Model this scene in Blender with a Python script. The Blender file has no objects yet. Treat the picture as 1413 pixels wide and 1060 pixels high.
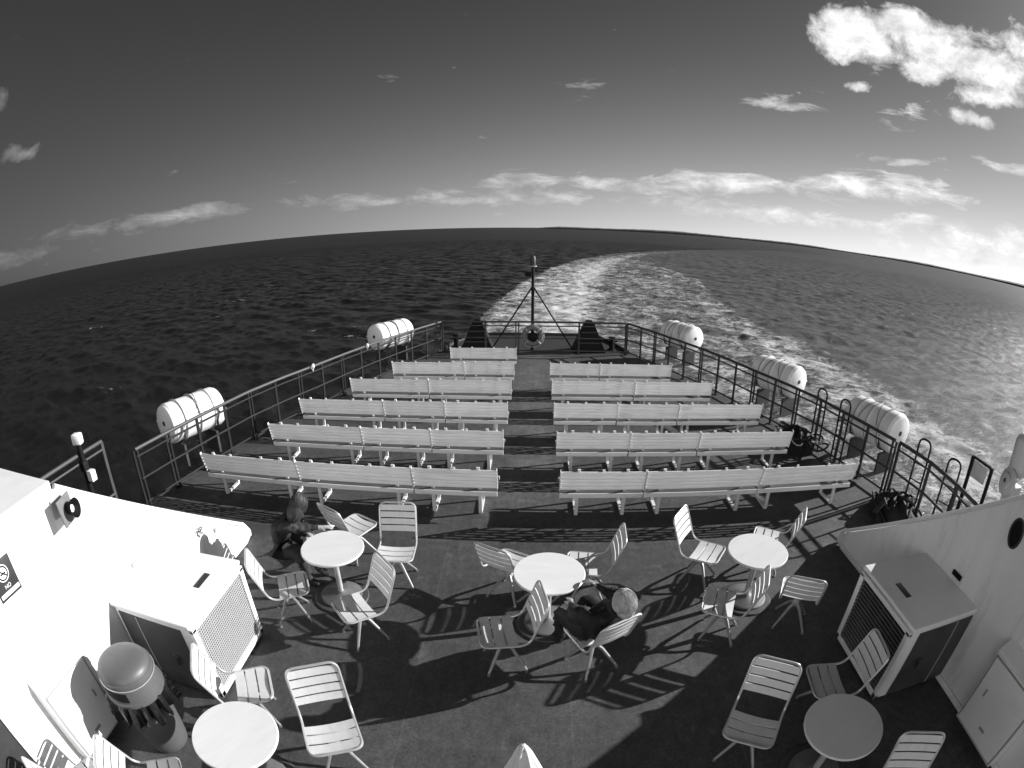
import bpy, bmesh, math, random
import numpy as np
from mathutils import Vector, Matrix, Euler
R = math.radians
random.seed(7); np.random.seed(7)
S = bpy.context.scene
COL = S.collection
SUN_V = Vector((2.42, .68, 1.0)).normalized()          # towards the sun

# ------------------------------------------------------------------ materials
def mat(name, base=.5, rough=.5, metal=0., var=.15, scale=6., bump=0., bscale=40., spec=.5, stretch=(1, 1, 1), dirt=0., dscale=1.2, objvar=.06):
    m = bpy.data.materials.new(name); m.use_nodes = True
    nt = m.node_tree; N = nt.nodes; L = nt.links
    b = N['Principled BSDF']
    b.inputs['Roughness'].default_value = rough; b.inputs['Metallic'].default_value = metal
    b.inputs['Specular IOR Level'].default_value = spec
    tc = N.new('ShaderNodeTexCoord'); mp = N.new('ShaderNodeMapping'); mp.inputs['Scale'].default_value = stretch
    oi = N.new('ShaderNodeObjectInfo'); sc_ = N.new('ShaderNodeVectorMath'); sc_.operation = 'SCALE'; sc_.inputs[0].default_value = (31, 17, 23); L.new(oi.outputs['Random'], sc_.inputs['Scale'])
    ad = N.new('ShaderNodeVectorMath'); L.new(tc.outputs['Object'], ad.inputs[0]); L.new(sc_.outputs[0], ad.inputs[1])
    L.new(ad.outputs[0], mp.inputs['Vector'])
    n = N.new('ShaderNodeTexNoise'); n.inputs['Scale'].default_value = scale; n.inputs['Detail'].default_value = 6; n.inputs['Roughness'].default_value = .65
    L.new(mp.outputs[0], n.inputs['Vector'])
    r = N.new('ShaderNodeMapRange'); r.inputs['From Min'].default_value = .3; r.inputs['From Max'].default_value = .7
    r.inputs['To Min'].default_value = base*(1-var); r.inputs['To Max'].default_value = base*(1+var)
    L.new(n.outputs['Fac'], r.inputs['Value'])
    out = r.outputs[0]
    if dirt > 0:
        n2 = N.new('ShaderNodeTexNoise'); n2.inputs['Scale'].default_value = dscale; n2.inputs['Detail'].default_value = 9; n2.inputs['Roughness'].default_value = .7
        L.new(mp.outputs[0], n2.inputs['Vector'])
        r2 = N.new('ShaderNodeMapRange'); r2.inputs['From Min'].default_value = .52; r2.inputs['From Max'].default_value = .72
        r2.inputs['To Min'].default_value = 1; r2.inputs['To Max'].default_value = 1-dirt
        L.new(n2.outputs['Fac'], r2.inputs['Value'])
        mu = N.new('ShaderNodeMath'); mu.operation = 'MULTIPLY'; L.new(out, mu.inputs[0]); L.new(r2.outputs[0], mu.inputs[1]); out = mu.outputs[0]
    ro = N.new('ShaderNodeMapRange'); ro.inputs['To Min'].default_value = 1-objvar; ro.inputs['To Max'].default_value = 1+objvar*.4; L.new(oi.outputs['Random'], ro.inputs['Value'])
    mo = N.new('ShaderNodeMath'); mo.operation = 'MULTIPLY'; L.new(out, mo.inputs[0]); L.new(ro.outputs[0], mo.inputs[1]); out = mo.outputs[0]
    L.new(out, b.inputs['Base Color'])
    rr = N.new('ShaderNodeMapRange'); rr.inputs['To Min'].default_value = max(.02, rough-.1); rr.inputs['To Max'].default_value = min(1, rough+.12)
    L.new(n.outputs['Fac'], rr.inputs['Value']); L.new(rr.outputs[0], b.inputs['Roughness'])
    if bump > 0:
        nb = N.new('ShaderNodeTexNoise'); nb.inputs['Scale'].default_value = bscale; nb.inputs['Detail'].default_value = 4
        L.new(mp.outputs[0], nb.inputs['Vector'])
        bp = N.new('ShaderNodeBump'); bp.inputs['Strength'].default_value = bump; bp.inputs['Distance'].default_value = .01
        L.new(nb.outputs['Fac'], bp.inputs['Height']); L.new(bp.outputs[0], b.inputs['Normal'])
    return m

M = dict(
    white=mat('white_paint', .80, .42, var=.03, scale=3, bump=.15, bscale=9, dirt=.12, dscale=1.6),
    wall=mat('white_steel_paint', .80, .42, var=.05, scale=1.6, bump=.7, bscale=1.7, stretch=(2, 2, .5), dirt=.30, dscale=1.5, objvar=.01),
    bench=mat('bench_white_paint', .80, .38, var=.08, scale=5, stretch=(.35, 4, 4), bump=.15, bscale=18, dirt=.30, dscale=3., objvar=.10),
    benchleg=mat('bench_leg_paint', .68, .40, var=.08, scale=8, dirt=.25, dscale=6),
    alu=mat('aluminium_tube', .62, .32, metal=.55, var=.06, scale=12),
    slat=mat('chair_slat', .66, .40, metal=.1, var=.06, scale=7, stretch=(1, 3, 1), dirt=.08, dscale=5),
    cast=mat('cast_grey', .40, .45, metal=.3, var=.12, scale=9),
    table=mat('table_laminate', .70, .38, var=.04, scale=2.5, stretch=(1, 5, 1), bump=.03, bscale=30, dirt=.07, dscale=3),
    raildark=mat('rail_dark_paint', .012, .6, var=.2, scale=6, spec=.2), rail=mat('rail_grey_paint', .05, .5, var=.2, scale=6, spec=.3),
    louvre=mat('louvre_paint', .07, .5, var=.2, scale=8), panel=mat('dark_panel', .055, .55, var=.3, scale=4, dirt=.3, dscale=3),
    black=mat('black_paint', .006, .65, var=.3, scale=5, spec=.18),
    dark=mat('dark_paint', .03, .55, var=.25, scale=5, bump=.2, bscale=12),
    grey=mat('grey_paint', .34, .5, var=.1, scale=3, dirt=.15),
    binlid=mat('bin_plastic', .085, .45, var=.08, scale=4, dirt=.2, dscale=4), benchseat=mat('bench_seat_varnish', .07, .5, var=.25, scale=9, stretch=(.3, 4, 4)), ringp=mat('ring_canvas', .14, .6, var=.15, scale=8),
    midgrey=mat('mid_grey_plastic', .30, .48, var=.07, scale=4, dirt=.12, dscale=3),
    raft=mat('raft_fibreglass', .80, .32, var=.03, scale=3, bump=.12, bscale=6, dirt=.10, dscale=2.5),
    bag=mat('black_plastic_bag', .012, .22, var=.3, scale=9, bump=.6, bscale=25),
    sign=mat('sign_dark', .032, .4, var=.08, scale=5),
    signw=mat('sign_light', .75, .4, var=.04, scale=5),
    grille=mat('grille_metal', .50, .4, metal=.3, var=.05, scale=10),
    cloth_dark=mat('dark_jacket', .018, .75, var=.45, scale=14, bump=.5, bscale=24),
    cloth_black=mat('black_coat', .008, .8, var=.5, scale=10, bump=.4, bscale=18),
    trousers=mat('dark_trousers', .022, .8, var=.3, scale=12, bump=.3, bscale=20),
    skin=mat('skin', .34, .5, var=.06, scale=14),
    hair_dark=mat('dark_hair', .020, .6, var=.6, scale=26, stretch=(1, 1, .3), bump=.3, bscale=40),
    hair_fair=mat('fair_hair', .40, .42, var=.45, scale=30, stretch=(1, 1, .25), bump=.5, bscale=40),
    shoe=mat('dark_shoe', .015, .5, var=.2, scale=6),
    canvas=mat('pale_canvas', .62, .75, var=.06, scale=8, bump=.4, bscale=30),
    land=mat('wooded_land', .045, .9, var=.5, scale=.02),
    basering=mat('base_ring_rubber', .05, .6, var=.25, scale=7), basedisc=mat('base_cast_disc', .13, .55, var=.2, scale=6, dirt=.2, dscale=5), legmetal=mat('leg_metal', .26, .45, metal=.4, var=.15, scale=8, dirt=.3, dscale=6),
    lens=mat('lamp_lens', .85, .2, var=.02, scale=5),
)

def deck_material():
    m = bpy.data.materials.new('deck_paint'); m.use_nodes = True
    nt = m.node_tree; N = nt.nodes; L = nt.links; b = N['Principled BSDF']
    tc = N.new('ShaderNodeTexCoord')
    def noise(scale, st=(1, 1, 1), det=8, ro=.65):
        mp = N.new('ShaderNodeMapping'); mp.inputs['Scale'].default_value = st; L.new(tc.outputs['Object'], mp.inputs['Vector'])
        n = N.new('ShaderNodeTexNoise'); n.inputs['Scale'].default_value = scale; n.inputs['Detail'].default_value = det; n.inputs['Roughness'].default_value = ro
        L.new(mp.outputs[0], n.inputs['Vector']); return n.outputs['Fac']
    def rng(v, a, c, lo, hi):
        r = N.new('ShaderNodeMapRange'); r.inputs['From Min'].default_value = a; r.inputs['From Max'].default_value = c
        r.inputs['To Min'].default_value = lo; r.inputs['To Max'].default_value = hi; L.new(v, r.inputs['Value']); return r.outputs[0]
    def mul(a, c):
        q = N.new('ShaderNodeMath'); q.operation = 'MULTIPLY'; L.new(a, q.inputs[0])
        if isinstance(c, float): q.inputs[1].default_value = c
        else: L.new(c, q.inputs[1])
        return q.outputs[0]
    v = rng(noise(.9), .3, .7, .044, .078)                       # broad fading of the paint
    v = mul(v, rng(noise(7.), .3, .7, .80, 1.2))                # blotches
    v = mul(v, rng(noise(2.2, (6, .5, 1)), .56, .7, 1., .82))    # scuff streaks along the ship
    v = mul(v, rng(noise(38., det=4), .32, .7, .72, 1.3))
    v = mul(v, rng(noise(14., (1, .6, 1), 6, .7), .35, .68, .82, 1.2))        # grit
    v = mul(v, rng(noise(1.7, (1, 1, 1), 10, .75), .56, .68, 1., 1.7))   # worn light patches
    v = mul(v, rng(noise(3.1, (1, 1, 1), 10, .75), .60, .72, 1., .55))    # stains
    spw = N.new('ShaderNodeSeparateXYZ'); L.new(tc.outputs['Object'], spw.inputs[0])
    def ax(i, off=0.):
        a = N.new('ShaderNodeMath'); a.operation = 'ADD'; a.inputs[1].default_value = off; L.new(spw.outputs[i], a.inputs[0]); return a.outputs[0]
    aw = N.new('ShaderNodeMath'); aw.operation = 'ABSOLUTE'; L.new(ax(0, .06), aw.inputs[0])
    wear = mul(mul(rng(aw.outputs[0], .2, .75, 1., 0.), rng(spw.outputs[1], 6.2, 8.5, 0., 1.)), rng(noise(2.5, (1, .5, 1)), .3, .6, .5, 1.))
    wr = N.new('ShaderNodeMath'); wr.operation = 'MULTIPLY_ADD'; wr.inputs[1].default_value = .75; wr.inputs[2].default_value = 1.; L.new(wear, wr.inputs[0])
    v = mul(v, wr.outputs[0])                                    # paint worn pale down the aisle
    # plate seams every few metres: welds as faint dark lines
    sp = N.new('ShaderNodeSeparateXYZ'); L.new(tc.outputs['Object'], sp.inputs[0])
    for ax, per, off in ((0, 1.52, .35), (1, 6.1, 3.05)):
        a = N.new('ShaderNodeMath'); a.operation = 'ADD'; a.inputs[1].default_value = 100*per+off; L.new(sp.outputs[ax], a.inputs[0])
        mo = N.new('ShaderNodeMath'); mo.operation = 'MODULO'; mo.inputs[1].default_value = per; L.new(a.outputs[0], mo.inputs[0])
        sb = N.new('ShaderNodeMath'); sb.operation = 'SUBTRACT'; sb.inputs[1].default_value = per/2; L.new(mo.outputs[0], sb.inputs[0])
        ab = N.new('ShaderNodeMath'); ab.operation = 'ABSOLUTE'; L.new(sb.outputs[0], ab.inputs[0])
        v = mul(v, rng(ab.outputs[0], .004, .012, 1.22, 1.))
    L.new(v, b.inputs['Base Color'])
    L.new(rng(noise(5.), .3, .7, .50, .78), b.inputs['Roughness'])
    b.inputs['Specular IOR Level'].default_value = .3
    bp = N.new('ShaderNodeBump'); bp.inputs['Strength'].default_value = .35; bp.inputs['Distance'].default_value = .004
    L.new(noise(90., det=3), bp.inputs['Height']); L.new(bp.outputs[0], b.inputs['Normal'])
    return m
M['deck'] = deck_material()

def sea_material():
    m = bpy.data.materials.new('sea_water'); m.use_nodes = True
    nt = m.node_tree; N = nt.nodes; L = nt.links; b = N['Principled BSDF']
    b.inputs['Base Color'].default_value = (.006, .006, .006, 1); b.inputs['IOR'].default_value = 1.33
    ge = N.new('ShaderNodeNewGeometry'); ln = N.new('ShaderNodeVectorMath'); ln.operation = 'LENGTH'; L.new(ge.outputs['Position'], ln.inputs[0])
    rg = N.new('ShaderNodeMapRange'); rg.inputs['From Min'].default_value = 25; rg.inputs['From Max'].default_value = 420; rg.inputs['To Min'].default_value = .20; rg.inputs['To Max'].default_value = .42; L.new(ln.outputs['Value'], rg.inputs['Value']); L.new(rg.outputs[0], b.inputs['Roughness'])
    tc = N.new('ShaderNodeTexCoord')
    def noise(scale, st=(1, 1, 1), det=6, ro=.6, rot=0, dist=0.):
        mp = N.new('ShaderNodeMapping'); mp.inputs['Scale'].default_value = st; mp.inputs['Rotation'].default_value = (0, 0, rot)
        L.new(tc.outputs['Object'], mp.inputs['Vector'])
        n = N.new('ShaderNodeTexNoise'); n.inputs['Scale'].default_value = scale; n.inputs['Detail'].default_value = det
        n.inputs['Roughness'].default_value = ro; n.inputs['Distortion'].default_value = dist
        L.new(mp.outputs[0], n.inputs['Vector']); return n.outputs['Fac']
    def bump(h, d, prev=None, st=1.):
        bp = N.new('ShaderNodeBump'); bp.inputs['Strength'].default_value = st; bp.inputs['Distance'].default_value = d
        L.new(h, bp.inputs['Height'])
        if prev: L.new(prev, bp.inputs['Normal'])
        return bp.outputs[0]
    rot = R(-25)
    nb = bump(noise(1.6, (1, 2.2, 1), 6, .70, rot), .22)
    nb = bump(noise(6.5, (1, 1.7, 1), 4, .65, rot), .06, nb)
    L.new(nb, b.inputs['Normal'])
    at = N.new('ShaderNodeAttribute'); at.attribute_name = 'foam'
    def mth(op, a, c=None, cl=False):
        q = N.new('ShaderNodeMath'); q.operation = op; q.use_clamp = cl
        for i, x in enumerate((a, c)):
            if x is None: continue
            if isinstance(x, (int, float)): q.inputs[i].default_value = x
            else: L.new(x, q.inputs[i])
        return q.outputs[0]
    fn = mth('ADD', mth('MULTIPLY', noise(.85, (1, 1.3, 1), 10, .78, 0, 1.2), .66), mth('MULTIPLY', noise(.17, (1, 1.5, 1), 6, .6, .4, .8), .34))
    d = mth('SUBTRACT', mth('ADD', mth('MULTIPLY', at.outputs['Fac'], .30), fn), .655)
    foam = mth('MULTIPLY', d, 9., True)
    # scattered whitecaps on the open water
    wc = mth('MULTIPLY', mth('SUBTRACT', mth('ADD', mth('MULTIPLY', noise(.055, (1, 1.6, 1), 4, .6, rot), .5), mth('MULTIPLY', noise(.5, (1, 3., 1), 7, .65, rot, .5), .5)), .635), 14., True)
    foam = mth('MAXIMUM', foam, wc)
    fb = N.new('ShaderNodeBsdfDiffuse'); fb.inputs['Color'].default_value = (.56, .56, .56, 1)
    L.new(nb, fb.inputs['Normal'])
    # aerated water between the foam bands, plus painted glare over the right-hand sea
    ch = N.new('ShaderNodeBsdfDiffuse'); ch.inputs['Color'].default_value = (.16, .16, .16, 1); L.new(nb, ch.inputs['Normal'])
    ms0 = N.new('ShaderNodeMixShader'); at2 = N.new('ShaderNodeAttribute'); at2.attribute_name = 'churn_glare'
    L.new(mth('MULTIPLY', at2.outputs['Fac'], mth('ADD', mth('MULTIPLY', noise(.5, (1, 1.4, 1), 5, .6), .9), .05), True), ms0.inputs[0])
    out = N['Material Output']
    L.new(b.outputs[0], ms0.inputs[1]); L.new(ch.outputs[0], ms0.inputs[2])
    ms = N.new('ShaderNodeMixShader'); L.new(foam, ms.inputs[0]); L.new(ms0.outputs[0], ms.inputs[1]); L.new(fb.outputs[0], ms.inputs[2])
    L.new(ms.outputs[0], out.inputs['Surface'])
    return m
M['sea'] = sea_material()

# ------------------------------------------------------------------ mesh builder
class MB:
    def __init__(s): s.bm = bmesh.new(); s.mi = 0
    def _new(s, verts, faces, mx=None, smooth=False):
        vs = [s.bm.verts.new(mx @ Vector(v) if mx else v) for v in verts]
        for f in faces:
            try:
                fc = s.bm.faces.new([vs[i] for i in f]); fc.smooth = smooth; fc.material_index = s.mi
            except ValueError: pass
        return vs
    def box(s, c, d, rot=(0, 0, 0), bev=0., seg=2):
        mx = Matrix.Translation(c) @ Euler(rot).to_matrix().to_4x4()
        b = bmesh.new(); bmesh.ops.create_cube(b, size=1)
        for v in b.verts: v.co = Vector((v.co.x*d[0], v.co.y*d[1], v.co.z*d[2]))
        if bev > 0: bmesh.ops.bevel(b, geom=list(b.edges), offset=min(bev, min(d)*.45), segments=seg, affect='EDGES', profile=.5)
        b.verts.index_update()
        s._new([v.co.copy() for v in b.verts], [[v.index for v in f.verts] for f in b.faces], mx, False); b.free()
        return s
    def path(s, pts, r, n=8, closed=False, caps=True, flat=1.):
        pts = [Vector(p) for p in pts]; k = len(pts); rings = []
        prev = None
        for i, p in enumerate(pts):
            a = pts[(i-1) % k] if (closed or i > 0) else p; c = pts[(i+1) % k] if (closed or i < k-1) else p
            t = (c-a).normalized()
            if prev is None:
                u = Vector((0, 0, 1)) if abs(t.z) < .9 else Vector((1, 0, 0))
                u = (u - t*u.dot(t)).normalized()
            else: u = (prev - t*prev.dot(t)).normalized()
            prev = u; w = t.cross(u)
            rad = r[i] if isinstance(r, (list, tuple)) else r
            rings.append([p + (u*math.cos(2*math.pi*j/n)*flat + w*math.sin(2*math.pi*j/n))*rad for j in range(n)])
        vs = [v for ring in rings for v in ring]; fs = []
        for i in range(k if closed else k-1):
            for j in range(n):
                a = i*n+j; c = i*n+(j+1) % n; d = ((i+1) % k)*n
                fs.append((a, c, d+(j+1) % n, d+j))
        if caps and not closed: fs += [tuple(reversed(range(n))), tuple((k-1)*n+j for j in range(n))]
        s._new(vs, fs, None, True); return s
    def tube(s, a, b, r, n=8): return s.path([a, b], r, n)
    def bar(s, a, b, w, h, up=(0, 0, 1)):
        a = Vector(a); b = Vector(b); t = (b-a).normalized(); up = Vector(up)
        if abs(t.dot(up)) > .97: up = Vector((0, 1, 0)) if abs(t.y) < .9 else Vector((1, 0, 0))
        x = t.cross(up).normalized(); y = x.cross(t)
        vs = [p + x*(w/2*sx) + y*(h/2*sy) for p in (a, b) for sx, sy in ((-1, -1), (1, -1), (1, 1), (-1, 1))]
        s._new(vs, [(3, 2, 1, 0), (4, 5, 6, 7), (0, 1, 5, 4), (1, 2, 6, 5), (2, 3, 7, 6), (3, 0, 4, 7)]); return s
    def lathe(s, prof, c=(0, 0, 0), n=32, axis=None, smooth=True):
        mx = Matrix.Translation(c)
        if axis is not None: mx = mx @ Vector((0, 0, 1)).rotation_difference(Vector(axis)).to_matrix().to_4x4()
        vs = []; fs = []; k = len(prof)
        for r, z in prof: vs += [(r*math.cos(2*math.pi*j/n), r*math.sin(2*math.pi*j/n), z) for j in range(n)]
        for i in range(k-1):
            for j in range(n): fs.append((i*n+j, i*n+(j+1) % n, (i+1)*n+(j+1) % n, (i+1)*n+j))
        fs += [tuple(reversed(range(n))), tuple((k-1)*n+j for j in range(n))]
        s._new(vs, fs, mx, smooth); return s
    def prism(s, poly, axis, a, b):
        """polygon in the plane across AXIS (0: y,z  1: x,z  2: x,y), from a to b"""
        def P(u, v, w): return ((w, u, v), (u, w, v), (u, v, w))[axis]
        n = len(poly); vs = [P(u, v, a) for u, v in poly] + [P(u, v, b) for u, v in poly]
        s._new(vs, [tuple(range(n)), tuple(reversed(range(n, 2*n)))] + [(i, n+i, n+(i+1) % n, (i+1) % n) for i in range(n)])
        return s
    def build(s, name, m, parent=None, loc=None, sharp=35):
        bmesh.ops.recalc_face_normals(s.bm, faces=s.bm.faces)
        me = bpy.data.meshes.new(name); s.bm.to_mesh(me); s.bm.free()
        for x in (m if isinstance(m, (list, tuple)) else [m]): me.materials.append(x)
        me.set_sharp_from_angle(angle=R(sharp)) if hasattr(me, 'set_sharp_from_angle') else None
        o = bpy.data.objects.new(name, me); COL.objects.link(o)
        if parent: o.parent = parent
        if loc: o.location = loc
        return o
def tag(o, label, cat, group=None):
    o['label'] = label; o['category'] = cat
    if group: o['group'] = group
    return o
def thing(name, label, cat, loc=(0, 0, 0), rz=0, group=None):
    o = bpy.data.objects.new(name, None); COL.objects.link(o); o.location = loc; o.rotation_euler = (0, 0, rz); o.empty_display_size = .2
    return tag(o, label, cat, group)
def struct(o): o['kind'] = 'structure'; return o
def dup(root, loc, rz, label):
    r = root.copy(); COL.objects.link(r); r.location = loc; r.rotation_euler = (0, 0, rz); r['label'] = label
    for ch in list(root.children):
        c = ch.copy(); COL.objects.link(c); c.parent = r
        for g in list(ch.children):
            d = g.copy(); COL.objects.link(d); d.parent = c
    return r
def fillet(pts, rad, seg=5, closed=True):
    pts = [Vector(p) for p in pts]; n = len(pts); out = []
    for i, p in enumerate(pts):
        if not closed and i in (0, n-1): out.append(p); continue
        a = (pts[i-1]-p); b = (pts[(i+1) % n]-p); ra = rad[i] if isinstance(rad, (list, tuple)) else rad
        d = min(ra, a.length*.48, b.length*.48); p0 = p+a.normalized()*d; p1 = p+b.normalized()*d
        for k in range(seg+1):
            t = k/seg; out.append(p0*(1-t)**2 + p*2*t*(1-t) + p1*t*t)
    return out

# ------------------------------------------------------------------ camera
cd = bpy.data.cameras.new('camera'); cam = bpy.data.objects.new('camera', cd); COL.objects.link(cam)
cam.location = (0, 0, 4.09); cam.rotation_euler = (R(90-16.774), 0, R(2.4926))
cd.type = 'PANO'; cd.sensor_width = 36; cd.sensor_height = 27; cd.sensor_fit = 'HORIZONTAL'
try:
    cd.cycles.panorama_type = 'FISHEYE_EQUISOLID'; cd.cycles.fisheye_lens = 740.5/1413*36; cd.cycles.fisheye_fov = math.pi*1.2
except Exception:
    cd.panorama_type = 'FISHEYE_EQUISOLID'; cd.fisheye_lens = 740.5/1413*36; cd.fisheye_fov = math.pi*1.2
cd.clip_start = .05; cd.clip_end = 120000
S.camera = cam

# ------------------------------------------------------------------ light
sl = bpy.data.lights.new('sun', 'SUN'); sl.energy = 4.6; sl.angle = R(.55); sl.color = (1, 1, 1)
so = bpy.data.objects.new('sun', sl); COL.objects.link(so); so.location = (30, 8, 20)
so.rotation_euler = (-SUN_V).to_track_quat('-Z', 'Y').to_euler()
W = bpy.data.worlds.new('World'); S.world = W; W.use_nodes = True
def build_world():
    nt = W.node_tree; N = nt.nodes; L = nt.links; bg = N['Background']
    def mth(op, a, c=None, cl=False, e=None):
        q = N.new('ShaderNodeMath'); q.operation = op; q.use_clamp = cl
        for i, x in enumerate((a, c, e)):
            if x is None: continue
            if isinstance(x, (int, float)): q.inputs[i].default_value = x
            else: L.new(x, q.inputs[i])
        return q.outputs[0]
    sky = N.new('ShaderNodeTexSky'); sky.sky_type = 'NISHITA'; sky.sun_disc = False
    sky.sun_elevation = math.asin(SUN_V.z); sky.sun_rotation = math.atan2(SUN_V.x, SUN_V.y)
    sky.altitude = 0; sky.air_density = 1.0; sky.dust_density = 2.2; sky.ozone_density = 1.0
    sp = N.new('ShaderNodeSeparateColor'); L.new(sky.outputs[0], sp.inputs[0])
    lum = mth('ADD', mth('MULTIPLY', sp.outputs[0], .85), mth('MULTIPLY', sp.outputs[1], .15))   # red-filtered black and white
    tc = N.new('ShaderNodeTexCoord'); g = tc.outputs['Generated']
    nrm = N.new('ShaderNodeVectorMath'); nrm.operation = 'NORMALIZE'; L.new(g, nrm.inputs[0])
    xyz = N.new('ShaderNodeSeparateXYZ'); L.new(nrm.outputs[0], xyz.inputs[0])
    az = mth('ARCTAN2', xyz.outputs[0], xyz.outputs[1]); el = mth('ARCSINE', xyz.outputs[2])
    def noise(st, scale, det, ro, dist=0.):
        mp = N.new('ShaderNodeMapping'); mp.inputs['Scale'].default_value = st; L.new(nrm.outputs[0], mp.inputs['Vector'])
        n = N.new('ShaderNodeTexNoise'); n.inputs['Scale'].default_value = scale; n.inputs['Detail'].default_value = det
        n.inputs['Roughness'].default_value = ro; n.inputs['Distortion'].default_value = dist
        L.new(mp.outputs[0], n.inputs['Vector']); return n.outputs['Fac']
    def blobs(lst):
        acc = None
        for a, e, sa, se, w in lst:
            u = mth('DIVIDE', mth('SUBTRACT', az, R(a)), R(sa)); v = mth('DIVIDE', mth('SUBTRACT', el, R(e)), R(se))
            q = mth('ADD', mth('MULTIPLY', u, u), mth('MULTIPLY', v, v))
            x = mth('MULTIPLY', mth('EXPONENT', mth('MULTIPLY', q, -1.)), w)
            acc = x if acc is None else mth('MAXIMUM', acc, x)
        return acc
    n1 = noise((1, 1, 1.25), 13., 13, .66, .35)
    n2 = noise((1, 1, 3.6), 10., 11, .66, .5)
    big = blobs([(36.5, 22.4, 8.0, 4.0, 1.), (41., 23.8, 6., 3.6, 1.), (45., 22.0, 8.5, 4.0, 1.), (51, 20.3, 7.5, 3.9, 1.), (43.5, 19.8, 5., 2.6, .92), (50.5, 18.0, 5.5, 2.2, .95), (60, 22, 10, 5, 1.), (48, 15.3, 3.8, 1.2, .95), (34.9, 17.2, 2.4, .8, .85),
                 (57.5, 10.2, 2., 1.2, .8), (75, 30, 12, 6, .9), (-60, 18.0, 3.6, 2.6, .66), (-57, 12.3, 6., 1.8, .64), (-100, 30, 20, 8, .6)])
    band = blobs([(34, 6.9, 8., 1.6, .86), (41, 7.3, 6.5, 1.6, .90), (22, 5.7, 9., 1.3, .86), (9, 5.0, 10, 1.0, .80), (-1, 5.0, 7, 1.1, .78), (-4, 3.4, 18, 1.2, .68), (25, 3.0, 20, 1.1, .74), (46, 3.4, 14, 1.6, .84),
                  (48, 1.4, 16, 1., .76), (54, 4.6, 5, 1.3, .86), (40.5, 14.6, 4.6, 1.4, .68), (25, 14.5, 4.6, .8, .66), (5.5, 15.6, 3., 1.2, .45), (-36, 3.7, 9, 1.1, .78), (-48, 3.6, 8, 1.0, .72), (-20, 3.5, 12, 1.0, .66), (-60, 2.4, 12, 1.2, .70), (39, 10.0, 5., .8, .66), (54, 11, 5, 1, .7), (90, 6, 25, 2, .8)])
    d1 = mth('MULTIPLY', mth('SUBTRACT', mth('ADD', mth('MULTIPLY', big, .75), mth('MULTIPLY', n1, 1.15)), .98), 4.2, True)
    d2 = mth('MULTIPLY', mth('SUBTRACT', mth('ADD', mth('MULTIPLY', band, .70), mth('MULTIPLY', n2, 1.6)), 1.06), 2.4, True)
    den = mth('MAXIMUM', d1, d2)
    dt = N.new('ShaderNodeVectorMath'); dt.operation = 'DOT_PRODUCT'; L.new(nrm.outputs[0], dt.inputs[0]); dt.inputs[1].default_value = SUN_V
    near = mth('MULTIPLY', mth('ADD', dt.outputs['Value'], 1.), .5)          # 0 away from the sun .. 1 at the sun
    glow = mth('POWER', near, CFG['glowp'])
    shade = mth('ADD', mth('MULTIPLY', noise((1, 1, 1.6), 15., 9, .66), 2.0), -.02)
    cl = mth('MULTIPLY', mth('ADD', mth('MULTIPLY', glow, CFG['cl1']), CFG['cl0']), shade)
    # haze and thin veil brighten the sky towards the sun and the horizon
    skyc = mth('MULTIPLY', mth('POWER', lum, CFG['skyg']), CFG['skym'])
    veil = mth('MULTIPLY', mth('EXPONENT', mth('MULTIPLY', mth('ABSOLUTE', el), -CFG['vk'])), mth('MULTIPLY', mth('POWER', near, CFG['vp']), CFG['v0']))
    skyc = mth('ADD', skyc, veil)
    # added fill: bright unseen cloud bank behind the viewer, lifting the shaded bench backs
    rear_fill = mth('MULTIPLY', mth('MULTIPLY', mth('SUBTRACT', mth('MULTIPLY', xyz.outputs[1], -1.), .15), 3., True), mth('EXPONENT', mth('MULTIPLY', mth('POWER', mth('DIVIDE', mth('SUBTRACT', el, R(16)), R(13)), 2.), -1.)))
    rear_fill = mth('MULTIPLY', mth('SUBTRACT', mth('ADD', mth('MULTIPLY', rear_fill, .9), n1), .85), 4., True)
    den = mth('MAXIMUM', den, rear_fill); cl = mth('ADD', cl, mth('MULTIPLY', rear_fill, CFG['rear_fill']))
    tot = mth('ADD', mth('MULTIPLY', skyc, mth('SUBTRACT', 1., den)), mth('MULTIPLY', cl, den))
    cmb = N.new('ShaderNodeCombineColor')
    for i in range(3): L.new(tot, cmb.inputs[i])
    L.new(cmb.outputs[0], bg.inputs['Color']); bg.inputs['Strength'].default_value = CFG['strength']
CFG = dict(strength=.1, skyg=.6, skym=.19, glowp=1.15, cl0=.35, cl1=5.0, vk=8.2, vp=1.7, v0=5.6, rear_fill=7.0)
build_world()
vs_ = S.view_settings; vs_.view_transform = 'Standard'; vs_.look = 'None'; vs_.gamma = 1; vs_.exposure = .95; vs_.use_curve_mapping = False
S.render.film_transparent = False

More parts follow.
